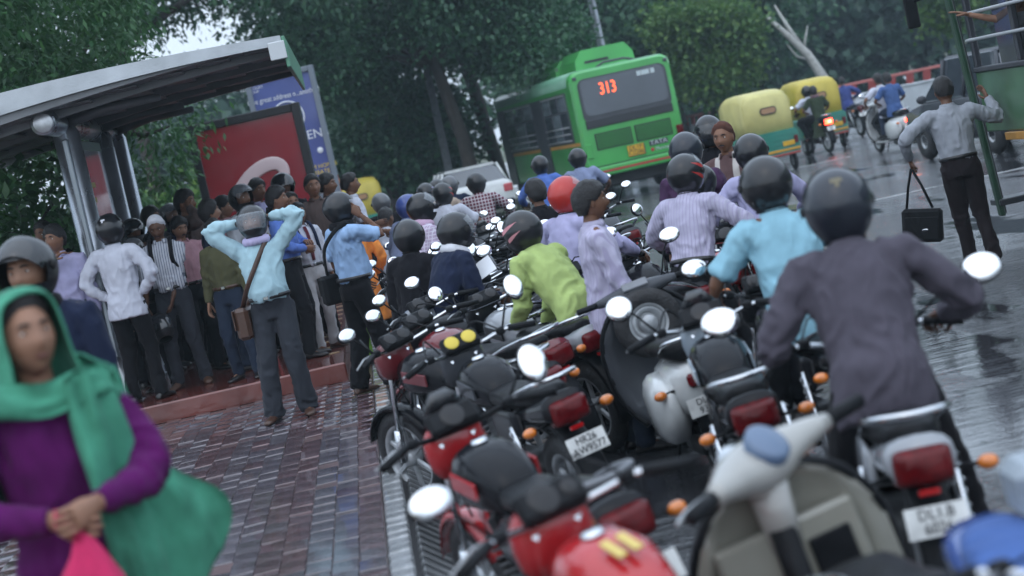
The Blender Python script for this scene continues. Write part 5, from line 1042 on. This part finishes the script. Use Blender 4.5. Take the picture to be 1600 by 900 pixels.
person('smiling man in a brown cap and banded shirt looking back at the camera', (1126, 194), 15.8, ground=0, yaw=150, fit=False, H=1.76, shirt=s_stripe_br, trousers=tr_dark, top='cap', hairmat=C('cap_brown', (.09, .04, .03)), sk=0, moustache=True, group='men among the parked two-wheelers')
person('man in pale grey shirt behind the lilac check rider, arm raised', (1090, 250), 14.2, ground=0, yaw=-10, fit=False, H=1.50, shirt=s_offw, hem='out', trousers=tr_dark, top='helmet', helmet=dict(visor=None), sk=1, group='men among the parked two-wheelers')
# ---- foreground left: the helmeted man in navy behind the woman
person('man in navy jacket and black helmet at the left edge behind the woman', (30, 371), 8.6, ground=PZ, yaw=165, H=1.72, shirt=s_navy, hem='out', trousers=tr_black, top='helmet', helmet=dict(visor='up', vmat=m_visd), sk=2, vox=.013, scarf=s_black, shw=1.1)
# ================================================================== vehicles
def vp(name, label, cat, loc, yaw, group=None): return thing(name, label, cat, loc, R(yaw), group)
m_glass = M('dark_window_glass', (.05, .06, .075), .06, spec=.8, coat=.6, var=.3, vscale=.8); m_bgreen = M('bus_green_paint', (.055, .36, .075), .32, var=.14, vscale=1.2, coat=.6, bump=.04); m_bgreen2 = M('bus_pale_green', (.16, .36, .24), .35, var=.2, vscale=1.0, coat=.4); m_bdark = M('bus_dark_grey', (.045, .05, .06), .4, var=.2, vscale=2); m_bor = M('bus_orange_band', (.55, .27, .05), .4, var=.15); m_led = M('led_orange', (.9, .12, .04), .4, emit=(1, .11, .03), estr=1.8); m_bred = M('bus_red_stripe', (.42, .03, .03), .4); m_yplate = M('plate_yellow', (.62, .36, .02), .45, var=.15)
bus = vp('city_bus', 'green city bus with route number 313 in its rear window', 'bus', (6.56, 44.94, 0), 6, 'buses')
BL_, BW2, BT = 10.0, 1.25, 3.14
def rrect(hw, z0, z1, r, n=5):
    o = []
    for cx, cz, a0 in ((hw-r, z1-r, 0), (-hw+r, z1-r, 90), (-hw+.08, z0+.08, 180), (hw-.08, z0+.08, 270)):
        rr = r if a0 < 180 else .08
        for k in range(n): a = R(a0+90*k/(n-1)); o.append((cx+rr*math.cos(a), cz+rr*math.sin(a)))
    return o
b = MB(); sec = rrect(BW2, .62, BT, .22)
b.loft([[(x*s_, y, 1.9+(z-1.9)*s_) for x, z in sec] for y, s_ in ((-.02, .955), (.06, .99), (.14, 1.0), (BL_, 1.0))], 0, False); b.build('body', m_bgreen, bus)
b = MB(); b.box((0, BL_/2, .48), (2.3, BL_-.5, .3), 0, .04); b.build('underframe', M('underframe_black', (.012, .012, .014), .6), bus)
b = MB(); b.loft([[(x*1.006, y, z) for x, z in rrect(BW2, 2.78, BT+.02, .2)] for y in (.35, BL_-.1)], 0, True); b.build('roof_cove', m_bgreen2, bus)
# rear face
def rpoly(w, h, r, n=5):
    o = []
    for cx, cz, a0 in ((w/2-r, h/2-r, 0), (-w/2+r, h/2-r, 90), (-w/2+r, -h/2+r, 180), (w/2-r, -h/2+r, 270)):
        for k in range(n): a = R(a0+90*k/(n-1)); o.append((cx+r*math.cos(a), cz+r*math.sin(a)))
    return o
RX = lambda x, z, d: frame((x, d, z), (1, 0, 0), (0, -1, 0))
b = MB(); b.prism(rpoly(2.18, 1.04, .18), .02, X=RX(0, 2.42, -.02)); rw = b.build('rear_window_frame', m_bdark, bus)
b = MB(); b.prism(rpoly(2.06, .86, .14), .012, X=RX(0, 2.48, -.042)); rg_ = b.build('rear_window', m_glass, rw)
b = MB(); b.box((0, -.03, 1.86), (2.14, .05, .20), 0, .015); b.build('window_band', M('band_black', (.02, .022, .027), .5), bus)
text('313', .40, m_led, bus, RX(-.38, 2.62, -.060), name='route_number', depth=.012, sx=.72)
for k, (x, w_) in enumerate(((.42, .1), (.58, .2), (.76, .1))): b = MB(); b.box((x, -.06, 2.80), (w_, .006, .11)); b.build('sticker', M('sticker_pale', (.5, .58, .6), .5), rg_)
for gx in (-.48, .50):
    b = MB(); b.box((gx, -.028, 1.43), (.90, .012, .40), 0, .004); gr = b.build('grille', M('grille_black', (.012, .02, .014), .5), bus)
    for k in range(17): b = MB(); b.box((gx-.40+.05*k, -.045, 1.43), (.016, .03, .36), 0, .004); b.build('grille_slat', m_bgreen, gr)
b = MB(); b.box((0, -.03, 1.05), (.42, .03, .26), 0, .01); pl_ = b.build('plate_recess', m_bdark, bus)
plate(bus, ('DL1P', 'C0286'), (-.02, -.052, 1.06), (0, -1, 0), .40, .25, m_yplate, None, .15)
m_wlet = M('chrome_letters', (.62, .66, .70), .35, .4)
b = MB(); b.box((.56, -.026, 1.13), (.46, .02, .12), 0, .008); b.build('badge_backing', m_bdark, bus)
text('TATA', .15, m_wlet, bus, RX(.56, 1.13, -.042), depth=.012, sx=1.1); text('Marcopolo', .11, m_wlet, bus, RX(.70, .98, -.03), depth=.012)
b = MB(); b.ell((.38, -.03, .98), (.045, .01, .045)); b.build('badge_disc', m_bred, bus)
b = MB(); b.box((0, -.045, .72), (2.44, .12, .22), 0, .05); bm_ = b.build('bumper', m_bgreen, bus)
b = MB(); b.box((.0, -.112, .72), (2.2, .012, .05), 0, .003); b.build('bumper_stripe', m_bred, bm_)
b = MB(); b.box((0, -.02, .855), (2.4, .03, .018)); b.build('panel_seam', M('band_black'), bus)
b = MB(); b.lathe([(0, -.03), (.05, -.03), (.055, 0)], 14, 0, ax='Y', X=Matrix.Translation((-.95, -.11, .68))); b.build('tow_eye', m_bdark, bus)
for s_ in (-1, 1):
    b = MB(); b.box((s_*1.13, -.03, 1.25), (.16, .05, .34), 0, .02); tl = b.build('tail_lamp', m_tail if s_ > 0 else m_bgreen, bus)
    b = MB(); b.box((s_*1.12, -.02, 2.98), (.10, .06, .08), 0, .02); b.build('marker_lamp', m_bdark, bus)
# roof pods
for y0, y1, h, w_ in ((1.2, 3.0, .50, 1.5), (3.05, 6.6, .42, 1.7), (6.7, 8.2, .5, 1.5)):
    b = MB(); b.loft([[(x, y, z) for x, z in [(-w_/2, BT-.02), (-w_/2+.03, BT+h*.55), (-w_/2+.2, BT+h), (w_/2-.2, BT+h), (w_/2-.03, BT+h*.55), (w_/2, BT-.02)]] for y in (y0, y1)], 0, False); b.build('roof_pod', m_bgreen, bus)
b = MB(); b.box((-.2, 1.19, BT+.2), (.6, .02, .06), 0, .01); b.build('pod_vent', M('band_black'), bus)
b = MB(); b.tube([(-.4, .5, BT+.02), (-.2, .6, BT+.1), (.3, .6, BT+.1), (.5, .4, BT+.02)], .03, 6); b.build('roof_hose', m_bdark, bus)
# left flank: dark window band, windows with bars, orange line
b = MB(); b.box((-BW2-.006, BL_/2+.25, 2.12), (.02, BL_-.9, 1.22), 0, .005); fl_ = b.build('window_band_side', m_bdark, bus)
for y0, y1 in ((.75, 3.5), (4.9, 8.6)):
    n = 3; w_ = (y1-y0)/n
    for k in range(n):
        yc = y0+w_*(k+.5)
        for z0, z1 in ((1.56, 2.25), (2.29, 2.66)):
            b = MB(); b.box((-BW2-.022, yc, (z0+z1)/2), (.014, w_-.12, z1-z0), 0, .01); b.build('window', m_glass if (k+int(z0)) % 2 else M('pale_window_glass', (.18, .22, .25), .08, spec=.9, coat=.5, var=.3, vscale=1.5), bus)
        b = MB(); b.box((-BW2-.04, yc, 2.68), (.03, w_-.1, .03), 0, .006); b.build('window_top_rail', m_alloy, bus)
    for z in (1.58, 1.74, 1.90): b = MB(); b.tube([(-BW2-.06, y0+.02, z), (-BW2-.06, y1-.02, z)], .017, 6); b.build('window_bar', m_alloy, bus)
b = MB(); b.box((-BW2-.02, 4.2, 1.6), (.03, 1.1, 1.95), 0, .02); dr_ = b.build('door', m_bdark, bus)
b = MB(); b.box((-BW2-.02, 9.3, 1.6), (.03, 1.1, 1.95), 0, .02); b.build('door', m_bdark, bus)
for y0, y1 in ((.2, 3.6), (4.8, 8.7)): b = MB(); b.box((-BW2-.008, (y0+y1)/2, 1.46), (.018, y1-y0, .08)); b.build('orange_band', m_bor, bus)
for y in (2.4, 8.0):
    for s_ in (-1, 1):
        w = wheel(bus, 0, 0, .48, .28); w.location = (s_*1.08, y, .48)
b = MB(); b.tube([(-1.2, 9.95, 2.6), (-1.55, 10.15, 2.5), (-1.6, 10.2, 2.2)], .03, 6); mb_ = b.build('wing_mirror', m_bdark, bus)
# ---------------------------------------------------------------- auto rickshaws
m_ayel = M('auto_canopy_yellow', (.55, .50, .19), .5, var=.12, vscale=3, bump=.15, bscale=12); m_ayel2 = M('auto_canopy_deep_yellow', (.50, .40, .06), .5, var=.12, vscale=3, bump=.15, bscale=12); m_agrn = M('auto_green', (.02, .19, .14), .35, var=.2, vscale=3, coat=.4); m_ayst = M('auto_yellow_stripe', (.55, .30, .03), .4)
def rickshaw(label, loc, yaw, can):
    t = vp('auto_rickshaw', label, 'auto rickshaw', (*loc, 0), yaw, 'auto rickshaws on the road')
    b = MB(); secs = []
    for y, s_, zt in ((-.03, .90, 1.66), (.08, .98, 1.74), (.5, 1.0, 1.80), (1.4, 1.0, 1.80), (1.9, .96, 1.72)):
        secs.append([(x*s_, y, z) for x, z in [(-.62, .86), (-.64, 1.2), (-.62, zt-.16), (-.52, zt-.03), (-.3, zt), (.3, zt), (.52, zt-.03), (.62, zt-.16), (.64, 1.2), (.62, .86)]])
    b.loft(secs); c = b.build('canopy', can, t)
    b = MB(); b.tube([(-.56, -.02, .9), (-.60, .02, 1.5), (-.50, .05, 1.68), (0, .06, 1.71), (.50, .05, 1.68), (.60, .02, 1.5), (.56, -.02, .9)], .018, 6); b.build('canopy_piping', can, t)
    b = MB(); b.prism(rpoly(.42, .16, .075), .02, X=RX(.02, 1.36, -.045)); wf = b.build('rear_window_frame', M('rubber_brown', (.05, .04, .03), .5), t)
    b = MB(); b.prism(rpoly(.36, .11, .05), .012, X=RX(.02, 1.36, -.062)); b.build('rear_window', M('tan_pane', (.38, .22, .12), .2), wf)
    b = MB(); b.loft([[(x*s_, y, z) for x, z in [(-.62, .38), (-.66, .45), (-.66, .84), (-.60, .90), (.60, .90), (.66, .84), (.66, .45), (.62, .38)]] for y, s_ in ((-.08, .97), (-.03, 1), (1.1, 1), (1.9, .75), (2.35, .45))], 0, False); b.build('body', m_agrn, t)
    for z in (.80, .70, .60): b = MB(); b.box((0, -.085, z), (1.2, .014, .012)); b.build('body_ridge', m_agrn, t)
    b = MB(); b.box((0, -.085, .47), (1.26, .022, .05), 0, .004); b.build('stripe', m_ayst, t)
    b = MB(); b.box((.36, -.09, .60), (.30, .022, .10), 0, .004); b.build('number_plate', m_yplate, t)
    for s_ in (-1, 1): b = MB(); b.box((s_*.56, -.09, .66), (.10, .03, .16), 0, .01); b.build('tail_lamp', m_tail, t)
    b = MB(); b.box((0, -.12, .38), (1.2, .05, .05), 0, .01); b.build('bumper', M('bumper_red', (.3, .05, .04), .4), t)
    for s_ in (-1, 1): w = wheel(t, 0, 0, .21, .1); w.location = (s_*.54, .32, .21)
    w = wheel(t, 2.1, .21, .21, .09); t.scale = (.88, .88, 1.0); return t
rickshaw('pale yellow and green auto rickshaw with a small oval rear window', (8.75, 40.2), 6, m_ayel)
rickshaw('deep yellow and green auto rickshaw ahead of the pale one', (11.2, 45.5), 2, m_ayel2)
rickshaw('yellow auto rickshaw far along the kerb beyond the waiting crowd', gxy(560, 300, 46), 4, m_ayel2)
# ---------------------------------------------------------------- cars
def car(label, loc, yaw, pnt, lab='car', van=False, z=0):
    t = vp('car', label, 'car', (*loc, 0), yaw, 'cars'); h = 1.0 if van else .85
    def sec(y, hw, z0, zb, zt, ti): return [(-hw*.96, y, z0), (-hw, y, (z0+zb)/2), (-hw*.98, y, zb), (-hw*ti, y, zt-.04), (-hw*ti*.85, y, zt), (hw*ti*.85, y, zt), (hw*ti, y, zt-.04), (hw*.98, y, zb), (hw, y, (z0+zb)/2), (hw*.96, y, z0)]
    b = MB(); b.loft([sec(-2.1, .80, .42, .90, .96, .9), sec(-2.05, .84, .32, .98, 1.08, .9), sec(-1.0, .86, .30, 1.0, 1.06, .93), sec(1.0, .86, .30, .98, 1.04, .9), sec(1.9, .82, .32, .85, .92, .9), sec(2.1, .70, .40, .72, .78, .9)], 0, True); b.build('body', pnt, t)
    top = 1.72 if van else 1.50; rear = -2.0 if van else -1.6
    b = MB(); b.loft([sec(rear, .80, 1.02, 1.05, 1.06, .95), sec(rear+.3, .79, 1.0, 1.05, top-.06, .80), sec(rear+.6, .79, 1.0, 1.05, top, .80), sec(.3, .79, 1.0, 1.05, top, .80), sec(1.15, .79, 1.0, 1.03, 1.05, .9)], 0, False); b.build('cabin', m_glass, t)
    b = MB(); b.loft([[(x, y, z) for x, z in [(-.63, top-.05), (-.58, top+.012), (.58, top+.012), (.63, top-.05)]] for y in (rear+.32, .32)], 0, False); b.build('roof', pnt, t)
    for s_ in (-1, 1):
        for y in ((rear+.33), -.55, .30): b = MB(); b.tube([(s_*.80, y-.18 if y < -1 else y+.05, 1.03), (s_*.66, y, top-.03)], .035, 6); b.build('pillar', pnt, t)
        b = MB(); b.box((s_*.70, -2.07, 1.10 if van else .86), (.22, .10, .42 if van else .2), 0, .03); b.build('tail_lamp', M('car_tail_lamp', (.42, .03, .04), .15, coat=1), t)
        b = MB(); b.ell((s_*.98, .75, 1.08), (.10, .06, .075)); b.build('wing_mirror', pnt, t)
        for y in (-1.3, 1.3): w = wheel(t, 0, 0, .33, .2); w.location = (s_*.76, y, .33)
    b = MB(); b.box((0, -2.10, .5), (1.6, .16, .2), 0, .05); b.build('bumper', m_blkp, t)
    plate(t, ('DL2C',), (0, -2.19, .55), (0, -1, 0), .4, .1); return t
car('dark silver sport utility car with a tall red tail lamp beside the second bus', gxy(1545, 110, 33), 8, p_gry, van=True)
car('white car roof seen between the far riders under the trees', gxy(722, 262, 47), 4, p_wht)
# ---------------------------------------------------------------- second bus at the right edge
m_og = M('old_bus_green', (.07, .16, .085), .38, var=.25, vscale=2.5, coat=.3, bump=.1, bscale=8)
ob = vp('old_bus', 'old green bus with barred windows and a yellow band at the right edge', 'bus', (5.75, 6.0, 0), 0, 'buses'); OL = 11.35
b = MB(); b.box((.03, OL/2, 1.40), (.05, OL, .56), 0, .012); b.build('side_panel', m_og, ob)
b = MB(); b.box((.03, OL/2-.6, .80), (.05, OL-1.6, .42), 0, .012); b.build('skirt', M('skirt_pale', (.40, .44, .46), .4, var=.25), ob)
b = MB(); b.box((.02, OL/2-.3, 1.075), (.06, OL-.4, .07), 0, .006); b.build('yellow_band', m_bor, ob)
b = MB(); b.box((.02, OL/2, 1.70), (.07, OL, .05), 0, .01); b.build('window_sill', m_bdark, ob)
b = MB(); b.box((1.25, OL/2, 2.98), (2.5, OL, .16), 0, .06); b.build('roof', m_og, ob); b = MB(); b.box((.03, OL/2, 2.80), (.05, OL, .22), 0, .01); b.build('cant_rail', m_og, ob)
b = MB(); b.box((1.25, OL/2-.2, .62), (2.4, OL-.8, .12)); b.build('floor', m_bdark, ob); b = MB(); b.box((2.47, OL/2, 1.7), (.05, OL, 2.3)); b.build('far_side', m_og, ob)
b = MB(); b.box((1.25, .03, 1.7), (2.4, .05, 2.3)); b.build('rear_wall', m_og, ob)
for k in range(10):
    y = OL-.04-k*1.15; b = MB(); b.box((.03, y, 2.25), (.06, .07, 1.06), 0, .012); b.build('window_post', m_bdark, ob)
    if k: b = MB(); b.box((.05, y+.3, 2.2), (.012, .5, .95)); b.build('window_pane', m_glass, ob)
for z in (1.98, 2.22): b = MB(); b.tube([(-.05, .2, z), (-.05, OL-.1, z)], .016, 8); b.build('window_bar', M('bar_white', (.6, .62, .64), .35), ob)
b = MB(); b.box((-.03, OL+.10, 1.42), (.05, .10, 2.2), 0, .015, ry=-.05); dl = b.build('door_leaf', M('door_dark_green', (.025, .07, .04), .4, var=.3, vscale=4), ob)
b = MB(); b.box((.02, OL+.22, 1.38), (.04, .14, 2.1), 0, .01, ry=-.05); b.build('door_rubber', m_blkp, dl)
b = MB(); b.box((.5, OL+.16, .45), (1.0, .3, .06), 0, .01); b.build('step', m_bdark, ob); b = MB(); b.box((1.7, OL, 1.7), (1.5, .06, 2.2), 0, .02); b.build('front_wall', m_og, ob)
for y in (2.6, 8.9):
    for s_ in (.22, 2.25): w = wheel(ob, 0, 0, .48, .28); w.location = (s_, y, .48)
b = MB(); b.tube([(-.02, OL+.2, 2.5), (-.3, OL+.4, 2.45)], .02, 6); wm = b.build('wing_mirror', m_blkp, ob); b = MB(); b.box((-.34, OL+.42, 2.35), (.12, .05, .3), 0, .02); b.build('mirror_shell', m_blkp, wm)
person('passenger inside the old bus with a bare arm held out of the window', loc=(6.08, 16.75, .68), ground=.68, yaw=82, H=1.68, fit=False, shirt=s_grey, sleeve='short', trousers=tr_dark, sk=2, hands=((-.1, .78, 1.66), (.25, .05, .8)), poles=((-.3, 0, -1), (.5, -1, 0)), group='bus passengers', palm=((0, 0, -1), None), curl=(.15, .5))
# ---------------------------------------------------------------- people and two-wheelers out on the road
bm = person('balding man in pale grey shirt running with his hand on the old bus', (1470, 119), 17.0, ground=0, yaw=-8, shirt=s_grey, trousers=tr_brown, hair='low', sk=1, hands=((-.40, .16, 1.06), (.40, .30, 1.46)), poles=((-1, -.4, -.3), (1, -.2, -1)), feet=((-.05, .10, 0), (.12, -.12, .02)), vox=.014, group='people on the road', lean=5, shw=1.08)
t0 = wpos(bm, bm['wr'][0]+Vector((0, .03, -.08))); bg = thing('briefcase', 'black office bag swinging from the hand of the running man', 'bag', (t0.x, t0.y, t0.z), R(-30))
b = MB(); b.box((0, 0, -.52), (.36, .10, .30), 0, .03, ry=.15); b.build('bag_body', C('bag_black', (.013, .014, .016)), bg)
b = MB(); b.box((0, -.055, -.54), (.30, .02, .20), 0, .01, ry=.15); b.build('front_pocket', C('bag_black', (0, 0, 0)), bg); b = MB(); b.ell((.03, -.068, -.56), (.03, .004, .012)); b.build('emblem', M('chrome'), bg)
for s_ in (-1, 1): b = MB(); b.tube([(0, 0, 0), (s_*.06, 0, -.16), (s_*.12, 0, -.38)], .014, 6, flat=.4); b.build('strap', C('bag_black', (0, 0, 0)), bg)
def onroad(px, py): p = P(px, py, 0); return (p.x, p.y)
def two_up(bikef, loc, yaw, l1, l2, k1, k2, blab, bk):
    bikef(blab, loc, yaw, lean=0, group='two-wheelers out on the road', **bk); L3 = (loc[0], loc[1], 0)
    p = dict(RIDE); p.update(pelvis=(0, .0, .88)); person(l1, loc=L3, yaw=yaw, lean=8, H=1.70, group='people on the road', **{**p, **k1})
    if l2:
        p = dict(RIDE); p.update(pelvis=(0, -.40, .90), hands=((-.2, -.12, 1.05), (.2, -.1, 1.0)), feet=((-.2, -.1, .34), (.2, -.1, .34))); person(l2, loc=L3, yaw=yaw, lean=5, H=1.66, group='people on the road', **{**p, **k2})
two_up(scooter, onroad(1398, 236), 10, 'rider in white shirt on the white scooter with a passenger', 'passenger in blue shirt on the white scooter', dict(shirt=s_white, sleeve='short', trousers=tr_dark, hem='out', hair='full', sk=0), dict(shirt=s_denim, sleeve='short', trousers=tr_jean, hem='out', hair='full', sk=1), 'white scooter with a glowing tail lamp carrying two people', dict(body=p_wht, plate_txt=('DL3S', '61'), lit=True, spare=False, mirrors=(1, 0)))
two_up(motorcycle, onroad(1283, 240), 8, 'rider in white with black helmet beside the auto rickshaw', 'woman passenger riding sidesaddle in dark green with a shawl', dict(shirt=s_white, sleeve='short', trousers=tr_dark, top='helmet', helmet=dict(visor='up'), sk=0), dict(shirt=C('kurta_dark_green', (.035, .05, .03)), hem='kurta', collar=False, trousers=tr_black, hair='long', sk=0, sleeve='short', scarf=C('shawl_mauve', (.16, .10, .12)), feet=((-.32, -.2, .42), (-.28, -.1, .42)), kneepole=(-1, .3, .3)), 'black motorcycle with a lit tail lamp carrying a woman sidesaddle', dict(lit=True, plate_txt=('DL4S', '90'), mirrors=(1, 1)))
two_up(motorcycle, onroad(1335, 214), 6, 'bareheaded rider in deep blue shirt ahead of the white scooter', None, dict(shirt=s_dkb, trousers=tr_dark, hem='out', hair='short', sk=1), None, 'grey motorcycle under the deep blue shirted rider', dict(body=p_gry, plate_txt=('DL8S', '12'), mirrors=(1, 1)))
# ================================================================== the woman in front
m_shawl = C('shawl_sea_green', (.065, .27, .175), var=.25); m_kurta = C('kurta_purple', (.085, .008, .085), var=.2)
wd = person('woman in purple kurta with a green shawl over her head, nearest on the left', (24, 456), 5.5, ground=PZ, yaw=196, H=1.68, shirt=m_kurta, hem='kurta', collar=False, trousers=C('salwar_teal', (.03, .13, .11), (.12, .28, .26), 90, 'check'), top='hair', hair='low', sk=4, hands=((-.05, .30, 1.12), (.07, .27, 1.10)), poles=((-1, -.2, -.5), (1, -.2, -.5)), headyaw=14, headpitch=-4, vox=.011, group='people walking past', sleeve='long', curl=(.9, .9), palm=((.4, -1, 0), (-.4, -1, 0)), shw=.9)
t = wd['t']; sk_ = obj('shawl', None, t); nk = wd['nk']; hc = wd['hc']; mt = wd['mt']
def sheet(name, rows, mat=m_shawl, th=.007, fold=.012, ff=9., seed=3):
    """cloth from rows of points: fine grid with folds and thickness"""
    A = np.array([[tuple(p) for p in r] for r in rows], float); nr, nc = A.shape[:2]; U = 5; 
    def up(B):
        n = B.shape[0]; xi = np.linspace(0, n-1, (n-1)*U+1); i = np.clip(xi.astype(int), 0, n-2); f = (xi-i)
        g = lambda k: B[np.clip(i+k, 0, n-1)]
        sh_ = (slice(None),)+(None,)*(B.ndim-1); f = f[sh_]
        return .5*(2*g(0)+(g(1)-g(-1))*f+(2*g(-1)-5*g(0)+4*g(1)-g(2))*f**2+(3*g(0)-g(-1)-3*g(1)+g(2))*f**3)
    A = up(A); A = np.swapaxes(up(np.swapaxes(A, 0, 1)), 0, 1); n1, n2 = A.shape[:2]
    du = np.gradient(A, axis=0); dv = np.gradient(A, axis=1); N_ = np.cross(du, dv); N_ /= np.linalg.norm(N_, axis=2, keepdims=True)+1e-9
    uu, vv = np.meshgrid(np.linspace(0, 1, n1), np.linspace(0, 1, n2), indexing='ij')
    w = np.sin(vv*ff*2*np.pi+2.2*np.sin(uu*4+seed))*.6+vnoise(np.stack([uu.ravel()*5, vv.ravel()*ff*2, uu.ravel()*0+seed], 1), seed).reshape(n1, n2)*.8
    A = A+N_*(w*fold)[..., None]; B = A-N_*th
    V = np.concatenate([A.reshape(-1, 3), B.reshape(-1, 3)]); q = n1*n2; F = []
    for i in range(n1-1):
        for j in range(n2-1):
            a, b_, c, d = i*n2+j, i*n2+j+1, (i+1)*n2+j+1, (i+1)*n2+j; F += [(a, b_, c, d), (q+d, q+c, q+b_, q+a)]
    for i in range(n1-1):
        for j in (0, n2-1): a, d = i*n2+j, (i+1)*n2+j; F.append((a, d, q+d, q+a))
    for j in range(n2-1):
        for i in (0, n1-1): a, d = i*n2+j, i*n2+j+1; F.append((a, d, q+d, q+a))
    return obj(name, np_mesh(name, V, np.array(F), [mat], smooth=True), sk_)
HL = lambda x, y, z: mt @ Vector((x, y, z))
# hood: arcs from one cheek over the crown to the other, from the brow backwards and down
rows = []
for y, r, zt, zl in ((.075, .098, .128, -.13), (.03, .112, .146, -.16), (-.03, .118, .148, -.18), (-.085, .108, .125, -.19), (-.125, .085, .07, -.20), (-.13, .075, -.02, -.21)):
    rows.append([HL(-r*1.12, y+.01, zl-.02), HL(-r*.98, y, -.06), HL(-r*.95, y, .03), HL(-r*.70, y, zt*.82), HL(0, y, zt), HL(r*.70, y, zt*.82), HL(r*.95, y, .03), HL(r*.98, y, -.06), HL(r*1.12, y+.01, zl-.02)])
sheet('hood', rows, fold=.004, ff=3)
S = lambda x, y, z: nk+Vector((x, y, z))
# wrap round the neck and across the chest
rows = [[S(-.20, .02, -.02), S(-.13, .11, .04), S(0, .15, .02), S(.13, .11, .05), S(.20, .0, .02)], [S(-.225, .02, -.06), S(-.15, .13, -.0), S(0, .165, -.03), S(.15, .13, .0), S(.225, .0, -.03)], [S(-.24, .02, -.12), S(-.16, .14, -.05), S(0, .175, -.075), S(.16, .14, -.05), S(.24, .0, -.08)]]
sheet('chest_wrap', rows, fold=.016, ff=2, seed=5)
# back and shoulders
rows = [[S(-.22, .05, .0), S(-.16, -.08, .06), S(0, -.12, .08), S(.16, -.08, .06), S(.22, .05, .0)], [S(-.25, .05, -.14), S(-.20, -.13, -.10), S(0, -.16, -.08), S(.20, -.13, -.10), S(.27, .06, -.16)], [S(-.24, -.02, -.42), S(-.20, -.15, -.40), S(0, -.19, -.38), S(.20, -.15, -.40), S(.24, -.02, -.42)]]
sheet('back_drape', rows, fold=.012, ff=4)
# the long tail falling from her left shoulder (right in the view)
rows = [[S(-.06, .17, .02), S(-.12, .14, .04), S(-.19, .06, .02), S(-.21, -.06, .0)], [S(-.05, .20, -.16), S(-.12, .19, -.15), S(-.20, .11, -.12), S(-.25, -.05, -.10)], [S(-.06, .19, -.36), S(-.12, .19, -.37), S(-.21, .06, -.34), S(-.32, -.09, -.30)], [S(-.08, .14, -.58), S(-.15, .13, -.60), S(-.27, .0, -.55), S(-.48, -.12, -.46)], [S(-.12, .09, -.84), S(-.20, .07, -.86), S(-.29, -.03, -.78), S(-.46, -.14, -.60)]]
sheet('shawl_tail', rows, fold=.030, ff=4.2)
# pink cloth bag held at her waist: a thing of its own
wp = wpos(wd, wd['wr'][1]+Vector((-.06, .05, -.05))); pk = thing('cloth_bag', 'bright pink cloth bag held in the hands of the woman in purple', 'bag', (wp.x, wp.y, wp.z), R(196))
sk_ = pk; m_pink = C('cloth_pink', (.55, .035, .12), var=.15); rg = []
for z, a, c, dx in ((.0, .022, .022, 0), (-.05, .045, .035, .0), (-.13, .09, .055, .01), (-.25, .15, .08, .02), (-.40, .17, .10, .03), (-.50, .14, .08, .03), (-.53, .05, .03, .03)):
    rg.append([(dx+math.cos(q)*a*(1+.10*math.sin(q*5+z*20)), math.sin(q)*c*(1+.15*math.sin(q*4+z*9)), z) for q in [2*math.pi*j/28 for j in range(28)]])
b = MB(); b.loft(rg); b.build('bag_body', m_pink, pk)
b = MB(); b.tube([(0, 0, -.02), (.02, .02, .04), (.05, .01, .07), (.06, -.01, .03)], [.02, .016, .02, .008], 8); b.build('knot', m_pink, pk)
# ================================================================== the damp air
hb = MB(); hb.box((0, 70, 9.5), (340, 200, 21)); hz = kind(hb.build('haze', []), 'stuff')
hm = bpy.data.materials.new('damp_air'); hm.use_nodes = True; t = hm.node_tree; t.nodes.remove(t.nodes['Principled BSDF'])
pv = t.nodes.new('ShaderNodeVolumePrincipled'); pv.inputs['Color'].default_value = (.72, .90, 1, 1); pv.inputs['Density'].default_value = .0009; pv.inputs['Anisotropy'].default_value = .2
t.links.new(pv.outputs[0], t.nodes['Material Output'].inputs['Volume']); hz.data.materials.append(hm)
bpy.data.scenes.remove(TS)
